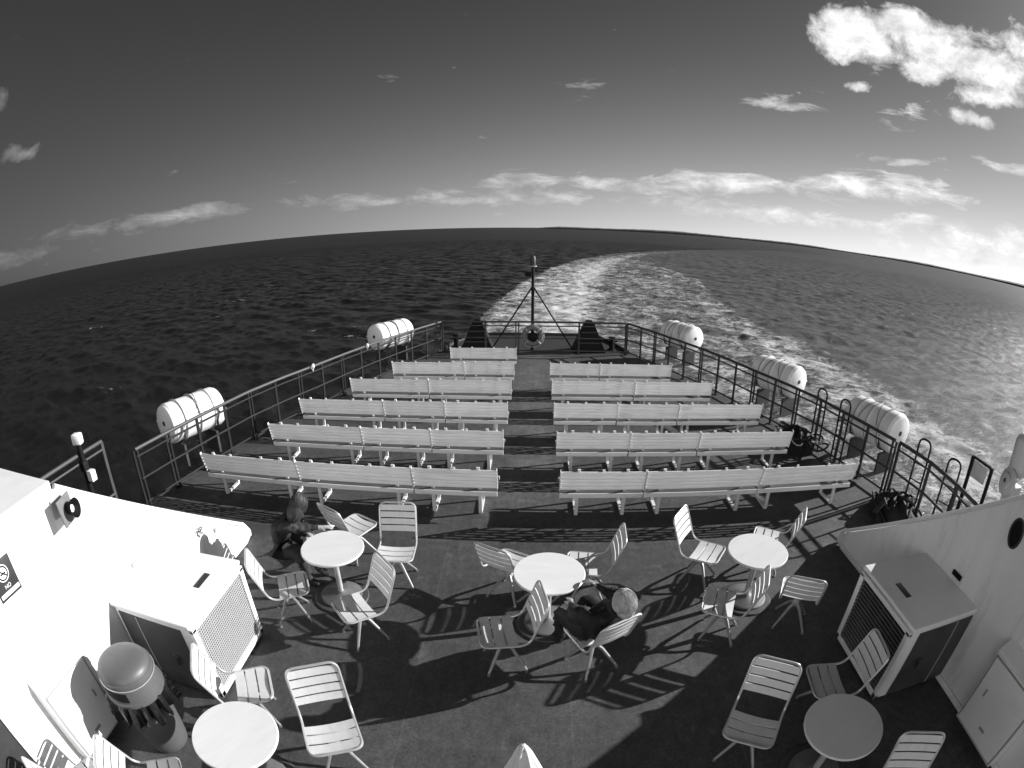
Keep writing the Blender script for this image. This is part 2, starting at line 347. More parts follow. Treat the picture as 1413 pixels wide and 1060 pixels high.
# ------------------------------------------------------------------ sea
SEA_A = .0053
def build_sea():
    Z = -8.0
    rr = [9., 12., 14.]
    while rr[-1] < 520: rr.append(rr[-1]*1.0046)
    while rr[-1] < 1500: rr.append(rr[-1]*1.012)
    while rr[-1] < 60000: rr.append(rr[-1]*1.06)
    rr = np.array(rr); A1 = np.radians(np.linspace(-72, 68, 860)); A2 = np.radians(np.linspace(68, 288, 150)[1:-1])
    th = np.concatenate([A1, A2]); nr, na = len(rr), len(th)
    RR, TH = np.meshgrid(rr, th, indexing='ij')
    X = RR*np.sin(TH); Y = RR*np.cos(TH); H = np.zeros_like(X)
    DX = np.zeros_like(X); DY = np.zeros_like(X)
    sp = np.maximum(np.gradient(rr), rr*.0029); nin = int(np.sum(rr < 900))
    rng = np.random.RandomState(3)
    for i in range(84):
        lam = .5*(13/.5)**(rng.rand()**1.15); ang = R(62) + rng.normal()*.65; k = 2*np.pi/lam
        a = SEA_A*lam*(.5+rng.rand())
        if lam > 6: a *= .6
        w = np.clip((lam/sp-2.2)/1.6, 0, 1); m = int(np.sum(w > 0)); m = min(m, nin)
        if m == 0: continue
        w = (w[:m]*np.interp(rr[:m], [14, 60, 150], [.62, .8, 1.]))[:, None]; ca, sa = np.cos(ang), np.sin(ang)
        ph = k*(X[:m]*ca+Y[:m]*sa)+rng.rand()*6.28
        H[:m] += a*w*np.cos(ph); sn = np.sin(ph); DX[:m] -= .5*a*w*ca*sn; DY[:m] -= .5*a*w*sa*sn
    sp = sp[:, None]
    # foam density, in metres astern of the ship: the turning wake and the diverging bow wave
    eY = np.array([18, 70, 87, 116, 159, 207, 267, 387, 620, 900]); eX = np.array([-6.5, -7.3, -6., -3., 4.5, 17, 40, 113, 290, 560])
    edge = np.interp(Y, eY, eX); slope = np.interp(Y, eY, np.gradient(eX, eY)); s = (X-edge)/np.sqrt(1+slope**2)
    wid = np.interp(Y, [20, 70, 120, 200, 300], [14, 19, 21, 20, 18])
    ok = (Y > 14)
    fade = np.interp(Y, [14, 60, 160, 230, 330, 480], [1, 1, .95, .78, .42, 0])
    foam = np.where(ok, np.clip((s+2.)/3., 0, 1)*np.clip((wid+9-s)/16., 0, 1), 0)*fade
    core = np.where(ok, np.exp(-((s-wid*.62)/(wid*.22))**2), 0)*fade*.35
    bY = np.array([-60, 0, 22, 33, 48, 65, 81, 100, 140]); bX = np.array([10, 20, 28, 29, 28.5, 28, 28, 31, 40])
    bc = np.interp(Y, bY, bX); bw = np.interp(Y, [0, 30, 60, 100, 140], [5.5, 6.5, 6.5, 6., 4.])
    bow = np.exp(-((X-bc)/bw)**2)*np.interp(Y, [-40, 0, 60, 100, 150], [1.1, 1.1, 1.0, .8, 0])
    side = np.where((X > 5) & (X < bc), np.interp(Y, [-20, 10, 45, 80, 140, 220], [.78, .78, .62, .42, .30, 0]), 0); side = np.maximum(side, np.where(ok & (s > 0) & (X < bc+4), .80*fade, 0))
    sideL = np.where((X < -6) & (X > -22) & (Y < 62) & (Y > 50), .25*np.exp(-((Y-58-.2*(X+21))/2.)**2), 0)
    right = np.where((X >= bc) & (X < bc+40), .50*np.exp(-(X-bc)/16.)*np.interp(Y, [0, 60, 140, 220], [1, 1, .6, 0]), 0)
    foam = np.clip(np.maximum.reduce([foam*.66+core*.7, bow*.72, side*.70, sideL, right*.78]), 0, 1)
    churn_glare = np.where(ok, np.clip((s)/4., 0, 1), 0)*np.where(X < bc+8, 1, np.clip(1-(X-bc-8)/20, 0, 1))*fade*.8
    churn_glare = np.maximum(churn_glare, np.where((X > 5) & (Y < 20) & (X < bc+6), .5, 0))
    churn_glare = np.maximum(churn_glare, np.where((s > 0) & ok | ((Y <= 14) & (X > 5)), .95*np.exp(-np.clip(X-bc, 0, None)/420.)*np.exp(-np.clip(Y-300, 0, None)/900.), 0))  # glare painted as a pale tone across the open water to the right
    H += foam*.10*np.sin(X*1.7+np.cos(Y*.9)*2)*np.clip(2/sp-.5, 0, 1)
    co = np.stack([X+DX, Y+DY, Z+H], -1).reshape(-1, 3).astype(np.float32)
    i = np.arange(nr-1)[:, None]*na; j = np.arange(na)[None, :]; j2 = (np.arange(na)+1)[None, :] % na
    F = np.stack([i+j, i+na+j, i+na+j2, i+j2], -1).reshape(-1, 4)
    # close the middle under the hull
    me = bpy.data.meshes.new('sea'); nv = len(co); nf = len(F)
    me.vertices.add(nv); me.vertices.foreach_set('co', co.ravel())
    me.loops.add(nf*4); me.loops.foreach_set('vertex_index', F[:, ::-1].ravel().astype(np.int32))
    me.polygons.add(nf); me.polygons.foreach_set('loop_start', np.arange(0, nf*4, 4, dtype=np.int32)); me.polygons.foreach_set('loop_total', np.full(nf, 4, np.int32))
    me.polygons.foreach_set('use_smooth', np.ones(nf, bool))
    me.update(); me.validate()
    for nm, arr in (('foam', foam), ('churn_glare', churn_glare)):
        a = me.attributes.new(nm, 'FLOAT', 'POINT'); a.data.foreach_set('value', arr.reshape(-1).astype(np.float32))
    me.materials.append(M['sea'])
    o = bpy.data.objects.new('sea', me); COL.objects.link(o); struct(o)
    return o
sea = build_sea()

# far low land along the horizon
def build_land():
    b = MB(); n = 260
    rng = np.random.RandomState(5); top = []; 
    for i in range(n):
        t = i/(n-1); a = R(-.4+66*t); d = 5200-1500*t
        h = (20+5*math.sin(t*9)+4*math.sin(t*31+1)+rng.rand()*2.5)*min(1, t*18+.25)*(1-.25*t)
        top.append((a, d, h))
    vs = []; fs = []
    for a, d, h in top:
        for dd, hh in ((0, -.5), (6, h*.55), (60, h*.85), (220, h), (700, h*.9), (1500, -.5)):
            vs.append(((d+dd)*math.sin(a), (d+dd)*math.cos(a), -8+hh))
    for i in range(n-1):
        for j in range(5): fs.append((i*6+j, (i+1)*6+j, (i+1)*6+j+1, i*6+j+1))
    b._new(vs, fs, None, True)
    return struct(b.build('land', M['land']))
build_land()

# ------------------------------------------------------------------ ship: deck, hull
prof = [(-6, 6.62), (5.6, 6.62), (7.0, 6.52), (8.0, 6.36), (9.3, 6.06), (10.3, 5.76), (11.5, 5.36), (12.7, 5.02), (13.9, 4.60), (15, 4.16), (16, 3.68), (17.1, 3.20), (18.6, 2.85), (20.0, 2.3)]
outline = [(x, y) for y, x in prof] + [(-x, y) for y, x in reversed(prof)]
b = MB(); b.prism(outline, 2, -.12, 0); struct(b.build('deck', M['deck']))
b = MB(); n = len(outline)
vs = [(x, y, -.1205) for x, y in outline] + [(x*(.97 if y > 10 else 1.), y-(.8 if y > 16 else 0), -9.5) for x, y in outline]
b._new(vs, [(i, (i+1) % n, n+(i+1) % n, n+i) for i in range(n)]); hull = struct(b.build('hull', M['dark']))
b = MB(); so_ = [(x, y) for x, y in outline if y > 17.05]; b.prism(so_, 2, -.02, .004); struct(b.build('stern_deck', M['dark']))
# waterway bar along the deck edge, and a low bulwark round the stern
def edge_run(y0, y1, sgn, off=0.):
    ys = sorted(set([y0, y1] + [p[0] for p in prof if y0 < p[0] < y1]))
    return [(sgn*(np.interp(y, [p[0] for p in prof], [p[1] for p in prof])-off), y) for y in ys]
stern = edge_run(17.25, 20, -1, .04)+edge_run(17.25, 20, 1, .04)[::-1]
b = MB()
for (x0, y0), (x1, y1) in zip(stern[:-1], stern[1:]): b.bar((x0, y0, .05), (x1, y1, .05), .06, .09)
tag(b.build('stern_kerb', M['dark']), 'low dark kerb round the stern platform behind the flagstaff', 'kerb')

# ------------------------------------------------------------------ side walls and house
def side_wall(x, inner, label):
    t = thing('side_wall', label, 'wall', (x, 0, 0), 0, 'sloping side walls of the deck')
    s = inner; b = MB(); w = .07
    end = 5.72 if s > 0 else 5.70
    poly = [(.82, .0), (end-.12, .0), (end, .05), (end+.0, .10), (end-.12, .24), (2.6, 2.31), (2.5, 2.345), (.82, 2.345)]
    b.prism(poly, 0, -s*w, 0)
    b.build('wall_plate', M['wall'], t)
    c = MB(); e = [(end+.005, .02), (end+.02, .09), (end-.10, .27), (2.60, 2.335)]
    pts = [(-s*w*.5, y, z) for y, z in fillet([(0, y, z) for y, z in e], .05, 4, False) for _ in [0]] if False else [(-s*w*.5, y, z) for y, z in e]
    for p, q in zip(pts[:-1], pts[1:]): c.bar(p, q, .10, .03, (1, 0, 0)) if False else c.path([p, q], .028, 8)
    c.build('capping_rail', M['white'], t)
    g = MB(); g.box((s*.012, .80, 1.16), (.05, .05, 2.3), bev=.008); g.build('corner_trim', M['white'], t)
    g = MB(); g.box((s*.014, 3.2, .05), (.024, 4.7, .08), bev=.006); g.build('base_strip', M['white'], t)
    # faint stiffener seams and bolts
    g = MB()
    for y in (1.9, 3.05, 4.2):
        g.box((s*.003, y, (min(2.3, .1+.75*(5.6-y)))/2), (.006, .014, min(2.2, .1+.75*(5.6-y))-.1))
    g.build('weld_seam', M['wall'], t)
    return t
side_wall(-4.02, 1, 'white sunlit steel side wall with sloping top carrying the loudspeaker')
side_wall(4.50, -1, 'grey shaded steel side wall with sloping top beside the dark condenser')
for sgn, xi, lab in ((-1, -4.02, 'white upper deck wing level above the loudspeaker on the left'), (1, 4.5, 'upper deck wing above the shaded side wall on the right')):
    b = MB(); x0, x1 = sorted((xi, sgn*6.6)); b.prism([(x0, -3), (x1, -3), (x1, 2.54), (x0, 2.54)], 2, 2.349, 2.42)
    o = b.build('upper_deck_wing', M['white']); tag(o, lab, 'upper deck', 'upper deck wings')
for x, lab in ((-4.05, 'dark deckhouse corner meeting the sunlit side wall at the bottom left'), (4.53, 'dark deckhouse corner meeting the shaded side wall at the bottom right')):
    b = MB(); b.box((x, .34, 1.14), (.06, .88, 2.26), bev=.01); tag(b.build('deckhouse_corner', M['dark']), lab, 'bulkhead', 'deckhouse corners')

# ------------------------------------------------------------------ fittings on the walls
def wall_fit(): pass
t = thing('loudspeaker', 'dark square loudspeaker horn on a bracket on the sunlit left wall', 'loudspeaker', (-4.02, 2.54, 2.17))
b = MB(); b.box((.012, .0, 0), (.022, .16, .18), bev=.006); b.box((.08, 0, .0), (.13, .035, .035)); b.build('bracket', M['midgrey'], t)
b = MB(); b.lathe([(.03, .0), (.045, .04), (.065, .09), (.086, .13), (.089, .14), (.080, .136), (.06, .10), (.035, .075), (.02, .075)], (.13, 0, 0), 28, (.85, .28, .10)); 
b.build('horn', M['black'], t)
b = MB(); b.lathe([(.0, 0), (.03, .004), (.034, .015), (.015, .03), (.0, .034)], (.21, .022, .01), 20, (.85, .28, .1)); b.build('horn_centre', M['lens'], t)
b = MB(); b.box((.155, 0, 0), (.02, .24, .25), (0, R(-6), R(18)), bev=.01); b.build('back_plate', M['ringp'], t)

t = thing('no_smoking_sign', 'dark square no smoking sign on the sunlit left wall', 'sign', (-4.018, 1.645, 1.965), 0)
b = MB(); b.box((.004, 0, 0), (.008, .285, .33), bev=.003); b.build('sign_plate', M['sign'], t)
b = MB(); b.lathe([(.0, 0), (.074, 0), (.074, .003), (.0, .003)], (.008, -.0, .05), 36, (1, 0, 0)); b.build('symbol_disc', M['signw'], t)
b = MB()
for j in range(36):
    a0, a1 = 2*math.pi*j/36, 2*math.pi*(j+1)/36
    b._new([(.0125, .064*math.cos(a0), .05+.064*math.sin(a0)), (.0125, .064*math.cos(a1), .05+.064*math.sin(a1)), (.0125, .050*math.cos(a1), .05+.050*math.sin(a1)), (.0125, .050*math.cos(a0), .05+.050*math.sin(a0))], [(0, 1, 2, 3)])
b.box((.0128, 0, .05), (.003, .012, .106), (R(45), 0, 0)); b.box((.0122, 0, .045), (.003, .07, .013)); b.box((.0122, .02, .06), (.002, .006, .02))
b.build('no_smoking_symbol', M['black'], t)
b = MB(); b.box((.0095, 0, -.122), (.003, .25, .036)); b.build('text_strip', M['signw'], t)
def text(body, size, loc, m, parent, rot, name='lettering'):
    c = bpy.data.curves.new(name, 'FONT'); c.body = body; c.size = size; c.extrude = .0006; c.align_x = 'CENTER'; c.align_y = 'CENTER'
    o = bpy.data.objects.new(name, c); COL.objects.link(o); bpy.context.view_layer.update()
    me = bpy.data.meshes.new_from_object(o.evaluated_get(bpy.context.evaluated_depsgraph_get())); COL.objects.unlink(o); bpy.data.objects.remove(o)
    me.materials.clear(); me.materials.append(m)
    o = bpy.data.objects.new(name, me); COL.objects.link(o); o.parent = parent; o.location = loc; o.rotation_euler = rot
    return o
text('NO', .05, (.0095, .0, -.068), M['signw'], t, (R(90), 0, R(90)))
text('SMOKING', .034, (.0122, 0, -.122), M['sign'], t, (R(90), 0, R(90)))

def small_plate(name, loc, size, m, label, cat, rot=(0, 0, 0)):
    b = MB(); b.box((0, 0, 0), size, bev=min(size)*.3)
    for sy in (-1, 1): b.box((size[0]*.5 if size[0] < .03 else 0, sy*size[1]*.38, size[2]*.5 if size[2] < .03 else 0), (.008, .008, .008))
    o = b.build(name, m, None, loc); o.rotation_euler = rot; tag(o, label, cat); return o
small_plate('wall_slot', (-4.008, 3.30, 1.13), (.024, .15, .05), M['midgrey'], 'small grey slotted plate on the sunlit wall above the condenser', 'vent plate')
small_plate('wall_slot', (4.488, 3.17, 1.12), (.024, .17, .06), M['black'], 'small black slotted plate on the shaded wall above the condenser', 'vent plate')
t = thing('hose_tap', 'small tap fitting on the low end of the sunlit wall', 'tap', (-4.02, 4.52, .80))
b = MB(); b.tube((0, 0, 0), (.09, 0, 0), .018); b.tube((.07, 0, 0), (.09, .05, -.05), .014); b.build('spout', M['cast'], t)
b = MB(); b.path([(.06+.0*math.cos(a), .045*math.cos(a), .05+.02*math.sin(a)) for a in np.linspace(0, 6.28, 12, endpoint=False)], .008, 6, True); b.tube((.05, 0, 0), (.06, 0, .05), .008); b.build('handle', M['dark'], t)
small_plate('socket', (-4.008, 4.88, .62), (.024, .05, .06), M['midgrey'], 'tiny grey socket below the tap on the sunlit wall', 'socket')
t = thing('porthole', 'dark oval port in the shaded right wall', 'porthole', (4.5, 2.60, 1.94))
b = MB(); pts = [(-.012, .09*math.cos(a), .145*math.sin(a)) for a in np.linspace(0, 2*math.pi, 28, endpoint=False)]
b._new([(-.008, y, z) for _, y, z in pts]+[(0, y, z) for _, y, z in pts], [tuple(range(28))]+[(i, (i+1) % 28, 28+(i+1) % 28, 28+i) for i in range(28)]); b.build('port_plate', M['black'], t)
b = MB(); b.path(pts, .014, 8, True); b.build('port_rim', M['dark'], t)

# ------------------------------------------------------------------ condensers
def condenser(loc, s, label, dark):
    """box with its grille on the inboard side (local +x * s)"""
    t = thing('condenser_unit', label, 'condenser', loc, 0, 'condenser units against the side walls')
    W_, D_, H_ = 1.05, 1.11, 1.0
    b = MB(); b.box((-s*(.02+W_/2-.02), 0, .05+H_/2-.03), (W_-.04, D_-.02, H_-.06), bev=.012); b.build('casing', M['white'], t)
    b = MB(); b.box((-s*W_/2, 0, H_+.0), (W_+.02, D_+.03, .05), bev=.014, seg=3); b.build('lid', M['white'], t)
    b = MB(); fx = s*.012
    for y0, z0, dy, dz in ((-.515, .50, .07, .92), (.515, .50, .07, .92), (0, .945, 1.10, .05), (0, .075, 1.10, .07)): b.box((fx, y0, z0), (.045, dy, dz), bev=.006)
    b.build('grille_frame', M['white'], t)
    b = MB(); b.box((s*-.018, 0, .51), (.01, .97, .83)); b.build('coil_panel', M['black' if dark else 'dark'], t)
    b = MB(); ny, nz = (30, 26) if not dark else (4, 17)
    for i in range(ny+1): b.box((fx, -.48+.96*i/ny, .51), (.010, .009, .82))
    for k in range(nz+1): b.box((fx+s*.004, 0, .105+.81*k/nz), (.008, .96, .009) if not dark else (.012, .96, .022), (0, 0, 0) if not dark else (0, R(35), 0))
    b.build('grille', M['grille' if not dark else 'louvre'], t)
    b = MB(); b.box((-s*(W_/2+.03), -D_/2+.006, .50), (W_-.20, .012, .86)); b.build('front_panel', M['panel'], t)
    for y in (-.42, .42): b = MB(); b.box((-s*W_/2, y, .03), (W_*.9, .08, .06)); b.build('skid', M['cast'], t)
    b = MB(); b.box((-s*.22, .12 if s > 0 else .03, H_+.027), (.075, .25, .006), bev=.002); b.build('name_plate', M['sign'], t)
    b = MB(); b.box((-s*.35, -D_/2-.006, .52), (.08, .02, .05), bev=.006); b.tube((-s*.35, -D_/2-.02, .5), (-s*.35, -D_/2-.02, .42), .012); b.build('latch', M['dark'], t)
    b = MB(); b.box((-s*.72, -D_/2-.002, .50), (.014, .012, .86)); b.build('panel_seam', M['cast'], t)
    return t
condenser((-2.955, 3.275, 0), 1, 'white condenser box with a sunlit mesh grille beside the left wall', False)
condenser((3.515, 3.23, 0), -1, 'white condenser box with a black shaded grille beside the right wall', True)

# lockers on the walls
def locker(x, s, y0, y1, label):
    t = thing('wall_locker', label, 'locker', (x, (y0+y1)/2, 0), 0, 'lockers fixed to the side walls')
    L_ = y1-y0; b = MB()
    vs = [(s*.004, z) for z in (.10, 1.12)] + [(s*.17, 1.04), (s*.17, .10)]
    b.prism(vs, 1, -L_/2, L_/2); b.build('cabinet', M['white'], t)
    b = MB(); b.box((s*.173, 0, .55), (.010, L_-.02, .872)); b.build('door_gap', M['midgrey'], t)
    b = MB(); b.box((s*.184, 0, .55), (.014, L_-.06, .83), bev=.006); b.build('door', M['white'], t)
    b = MB(); b.box((s*.192, L_*.3, .60), (.02, .03, .09), bev=.006); b.build('handle', M['midgrey'], t)
    b = MB(); b.box((s*.192, -L_*.02, .30), (.01, .10, .035), bev=.003); b.build('label_plate', M['midgrey'], t)
    b = MB(); b.box((s*.172, 0, .995), (.02, L_-.02, .02), bev=.004); b.build('drip_edge', M['white'], t)
    return t
locker(-4.02, 1, 1.28, 1.97, 'white steel locker with sloping lid on the sunlit wall behind the trash bin')
locker(4.50, -1, 1.20, 2.02, 'grey shaded locker on the right wall near the bottom corner')

# ------------------------------------------------------------------ benches
def make_bench(length):
    t = thing('bench', '', 'bench', (0, 0, 0), 0, 'white slatted benches in rows facing the stern')
    h = length/2-.006; tilt = math.atan2(.095, .33)
    b = MB()
    for k in range(5):
        f = (k+.5)/5; y = .0+.095*(f); z = .815-.325*f
        b.box((0, y, z), (2*h, .022, .0605), (tilt*-1, 0, 0), bev=.006, seg=1)
    b.build('backrest', M['bench'], t)
    b = MB()
    for k in range(5): b.box((0, .155+.090*k, .412-.006*math.sin(k/4*math.pi)), (2*h, .084, .030), bev=.005, seg=1)
    b.build('seat', M['benchseat'], t)
    b = MB(); b.box((0, .102, .384), (2*h, .018, .074), bev=.004, seg=1); b.build('seat_rail', M['bench'], t)
    b = MB(); b.box((0, .612, .395), (2*h, .018, .06), bev=.004, seg=1); b.build('front_rail', M['bench'], t)
    xs = (-h+.26, h-.26)
    for x in xs:
        b = MB(); w = .05
        b.box((x, .20, .205), (w, .036, .37)); b.box((x, .405, .018), (w, .42, .034)); b.box((x, .60, .195), (w, .036, .35)); b.box((x, .36, .378), (w, .50, .034))
        b.bar((x, .20, .37), (x, .026, .842), .045, .026, (0, 1, 0))
        b.build('leg_frame', M['benchleg'], t)
    for x in ([0] if length < 1.5 else [-.3, .3]): b = MB(); b.bar((x, .12, .48), (x, .028, .838), .04, .014, (0, 1, 0)); b.build('back_brace', M['benchleg'], t)
    for sx in (-1, 1):
        b = MB(); b.bar((sx*(h+.001), .103, .476), (sx*(h+.001), .004, .832), .010, .045, (0, 1, 0)); b.build('end_cap', M['white'], t)
    return t
SB, LB = make_bench(1.226), make_bench(1.83)
used = set()
def place_bench(kind, x, y, label):
    src = SB if kind == 'S' else LB
    if kind not in used:
        used.add(kind); src.location = (x, y, 0); src['label'] = label; return src
    return dup(src, (x, y, 0), 0, label)
ROWN = ['row nearest the tables', 'second row from the tables', 'third row from the tables', 'fourth row from the tables', 'fifth row from the tables', 'farthest row by the stern']
YL = [6.69, 8.165, 9.61, 11.11, 12.62, 14.22]; YR = [6.68, 8.13, 9.61, 11.13, 12.64]
CL = ['SLL', 'SSL', 'SSL', 'LL', 'SL', 'L']; CR = ['SLL', 'SSL', 'SSL', 'LL', 'SL']
LEN = dict(S=1.226, L=1.83)
for side, ys, cs, x0, sg in (('left', YL, CL, -.50, -1), ('right', YR, CR, .378, 1)):
    for i, (y, c) in enumerate(zip(ys, cs)):
        x = x0
        for k, q in enumerate(c):
            L_ = LEN[q]; xc = x+sg*L_/2; x += sg*(L_+.008)
            pos = 'alone' if len(c) == 1 else ('at the aisle' if k == 0 else ('at the rail end' if k == len(c)-1 else 'in the middle'))
            place_bench(q, xc, y+random.uniform(-.006, .006), f"{'short' if q == 'S' else 'long'} white bench {pos} of the {side} {ROWN[i]}")

# ------------------------------------------------------------------ tables
def make_table():
    t = thing('cafe_table', '', 'table', (0, 0, 0), 0, 'round tables on the open deck')
    b = MB(); b.lathe([(0, .69), (.33, .69), (.36, .695), (.372, .708), (.372, .722), (.366, .729), (.0, .73)], n=64); b.build('table_top', M['table'], t)
    b = MB(); b.lathe([(.04, .04), (.034, .12), (.034, .66), (.06, .672), (.12, .689), (.0, .69)], n=24); b.build('column', M['alu'], t)
    b = MB(); b.lathe([(.0, .0), (.33, .0), (.335, .010), (.325, .022), (.262, .03), (.0, .03)], n=48); b.build('base_ring', M['basering'], t)
    b = MB(); b.lathe([(.0, .031), (.255, .031), (.255, .050), (.235, .060), (.08, .070), (.04, .10), (.0, .10)], n=48); b.build('base', M['basedisc'], t)
    return t
TB = make_table(); first = True
for (x, y, rz, lab) in ((-2.23, 4.70, .3, 'bright round table where the person in the dark jacket leans'), (.19, 4.47, 0, 'round table in the centre beside the fair-haired person'),
                        (2.60, 4.72, .6, 'round table near the right wall in full sun'), (-2.18, 1.92, 1.1, 'large-looking round table at the bottom left beside the trash bin'),
                        (2.51, 2.05, .5, 'shaded round table at the bottom right by the condenser')):
    if first: TB.location = (x, y, 0); TB.rotation_euler = (0, 0, rz); TB['label'] = lab; first = False
    else: dup(TB, (x, y, 0), rz, lab)

# ------------------------------------------------------------------ chairs (the sitter faces local +x)
def make_chair():
    t = thing('swivel_chair', '', 'chair', (0, 0, 0), 0, 'slatted pedestal chairs around the tables')
    w = .225
    side = [(.25, .452), (-.14, .428), (-.215, .47), (-.375, .90)]
    loop = [(x, w, z) for x, z in side] + [(x, -w, z) for x, z in reversed(side)]
    rad = [.09, .10, .10, .09, .09, .10, .10, .09]
    b = MB(); b.path(fillet(loop, rad, 6), .0125, 8, True)
    b.build('frame', M['alu'], t)
    def slat(b, c, ax, wid, thick, dip):
        """curved slat across the chair: ax is its short direction in x,z, dips along the normal"""
        ax = Vector((ax[0], 0, ax[1])).normalized(); nrm = Vector((-ax.z, 0, ax.x)); n = 8; vs = []; fs = []
        if nrm.z < 0: nrm = -nrm
        for i in range(n+1):
            u = -1+2*i/n; y = u*(w-.006); d = -dip*(1-u*u)
            for sx, sz in ((-1, -1), (1, -1), (1, 1), (-1, 1)):
                vs.append(Vector((c[0], y, c[1])) + ax*(wid/2*sx) + nrm*(d+thick/2*sz))
        for i in range(n):
            for j in range(4): fs.append((i*4+j, i*4+(j+1) % 4, (i+1)*4+(j+1) % 4, (i+1)*4+j))
        fs += [(3, 2, 1, 0), tuple(n*4+j for j in range(4))]
        b._new(vs, fs, None, True)
    b = MB()
    for k in range(3): slat(b, (.175-.112*k, .452-.0062*k), (1, .06), .095, .008, .016)
    b.build('seat', M['slat'], t)
    b = MB(); d = Vector((-.16, 0, .43)).normalized()
    for k in range(4):
        p = Vector((-.215, 0, .47))+d*(.135+.086*k); slat(b, (p.x, p.z), (d.x, d.z), .071, .008, .014)
    b.build('backrest', M['slat'], t)
    b = MB(); b.box((.02, 0, .413), (.22, .10, .02), bev=.004); b.box((.02, 0, .418), (.05, 2*w-.02, .016), bev=.003); b.lathe([(.035, .26), (.045, .29), (.032, .335), (.03, .40), (.06, .405)], n=20); b.build('pedestal', M['alu'], t)
    for a in range(4):
        th = R(45+90*a); c, s_ = math.cos(th), math.sin(th)
        b = MB(); b.path([(c*.02, s_*.02, .30), (c*.09, s_*.09, .25), (c*.265, s_*.265, .022)], [.021, .020, .014], 8); b.lathe([(.0, 0), (.018, 0), (.018, .014), (.0, .014)], (c*.265, s_*.265, 0), 12)
        b.build('leg', M['legmetal'], t)
    return t
CH = make_chair(); first = True
CHAIRS = [
    (-2.69, 4.24, 28, 'chair facing right beside the sunlit condenser grille'),
    (-1.61, 5.16, -86, 'chair facing the viewer between the bright table and the nearest bench row'),
    (-1.76, 4.07, 222, 'chair turned toward the left wall just right of the bright table'),
    (-2.30, 5.62, 60, 'chair mostly hidden behind the bright round table'),
    (-.25, 4.99, 62, 'chair seen from behind at the left of the centre table'),
    (.66, 5.02, 176, 'chair at the far right of the centre table facing left'),
    (-.24, 3.85, 192, 'chair with its back to the centre table facing left'),
    (.63, 3.82, 120, 'chair under the fair-haired person in black'),
    (2.08, 5.20, -35, 'brightly sunlit chair left of the right-hand sunny table'),
    (3.10, 5.36, 150, 'chair behind the sunny table with its back to the right wall'),
    (2.08, 4.17, 156, 'chair in front of the sunny table facing left'),
    (3.02, 4.20, 62, 'dark chair seen from behind between sunny table and condenser'),
    (-2.49, 2.66, 30, 'chair touching the grille of the sunlit condenser'),
    (-1.56, 2.38, -62, 'chair facing the viewer right of the bottom left table'),
    (-2.80, 1.33, 35, 'chair at the bottom edge between trash bin and table'),
    (-3.44, .92, 70, 'chair at the bottom left corner below the wall locker'),
    (1.89, 2.49, -122, 'shaded chair facing the viewer left of the bottom right table'),
    (2.83, 2.80, 172, 'shaded chair against the black condenser grille'),
    (2.90, 1.25, -116, 'shaded chair cut off at the bottom right edge'),
]
for x, y, a, lab in CHAIRS:
    if first: CH.location = (x, y, 0); CH.rotation_euler = (0, 0, R(a)); CH['label'] = lab; first = False
    else: dup(CH, (x, y, 0), R(a), lab)

# ------------------------------------------------------------------ rails
def railing(pts, label, posts, closed_ends=True, h=1.05, group='guard rails round the deck', dbl=(), m='rail', m2=None):
    pts = [Vector((x, y, 0)) for x, y in pts]
    t = thing('guard_rail', label, 'railing', pts[0], 0, group); o = pts[0]
    loc = [p-o for p in pts]
    for z, r, nm in ((h, .033, 'top_rail'), (h-.13, .020, 'upper_rail'), (.52, .022, 'middle_rail'), (.10, .020, 'lower_rail')):
        b = MB(); b.path([p+Vector((0, 0, z)) for p in loc], r, 8); b.build(nm, M[(m2 or m) if nm != 'top_rail' else m], t)
    # posts at distances along the run
    cum = [0]
    for p, q in zip(loc[:-1], loc[1:]): cum.append(cum[-1]+(q-p).length)
    def at(s):
        s = max(0, min(cum[-1], s))
        for i in range(len(cum)-1):
            if s <= cum[i+1]+1e-6:
                f = (s-cum[i])/(cum[i+1]-cum[i]); return loc[i].lerp(loc[i+1], f), (loc[i+1]-loc[i]).normalized()
    for k, s in enumerate(posts(cum[-1])):
        p, d = at(s); b = MB()
        if k in dbl:
            for e in (-.045, .045): b.box((p.x+d.x*e, p.y+d.y*e, h/2), (.04, .03, h-.02), (0, 0, math.atan2(d.y, d.x)))
        else: b.box((p.x, p.y, h/2), (.06, .03, h-.02), (0, 0, math.atan2(d.y, d.x)))
        b.box((p.x, p.y, .006), (.13, .10, .012), (0, 0, math.atan2(d.y, d.x)))
        b.build('post', M[m2 or m], t)
    return t
def even(n): return lambda L_: [L_*i/n for i in range(n+1)]
Lp = [(-6.42, 6.10), (-6.27, 7.0), (-6.08, 8.0), (-5.82, 9.3), (-5.52, 10.3), (-5.13, 11.4), (-4.79, 12.5), (-4.38, 13.7), (-3.92, 14.9), (-3.52, 15.9), (-3.06, 16.95)]
railing(Lp, 'sunlit grey guard rail along the left deck edge', even(14), dbl=(0, 1, 4, 6, 8), m2='raildark')
Rp = [(3.02, 17.0), (3.50, 16.0), (3.94, 14.9), (4.40, 13.8), (4.84, 12.6), (5.18, 11.4), (5.56, 10.3), (5.86, 9.3), (6.10, 8.0), (6.29, 7.0)]
railing(Rp, 'backlit black guard rail along the right deck edge', even(14), dbl=(2, 5, 8, 10, 14))
railing([(6.34, 6.9), (6.42, 6.0), (6.34, 5.2), (6.2, 4.3)], 'short backlit guard rail above the dark pile at the right wall', even(3))
railing([(-3.02, 17.0), (-1.6, 17.0), (-.55, 17.0), (1.5, 17.02), (2.97, 17.02)], 'straight guard rail across the stern before the flagstaff', lambda L_: [0, 1.42, 2.45, 4.45, L_], dbl=(2,))
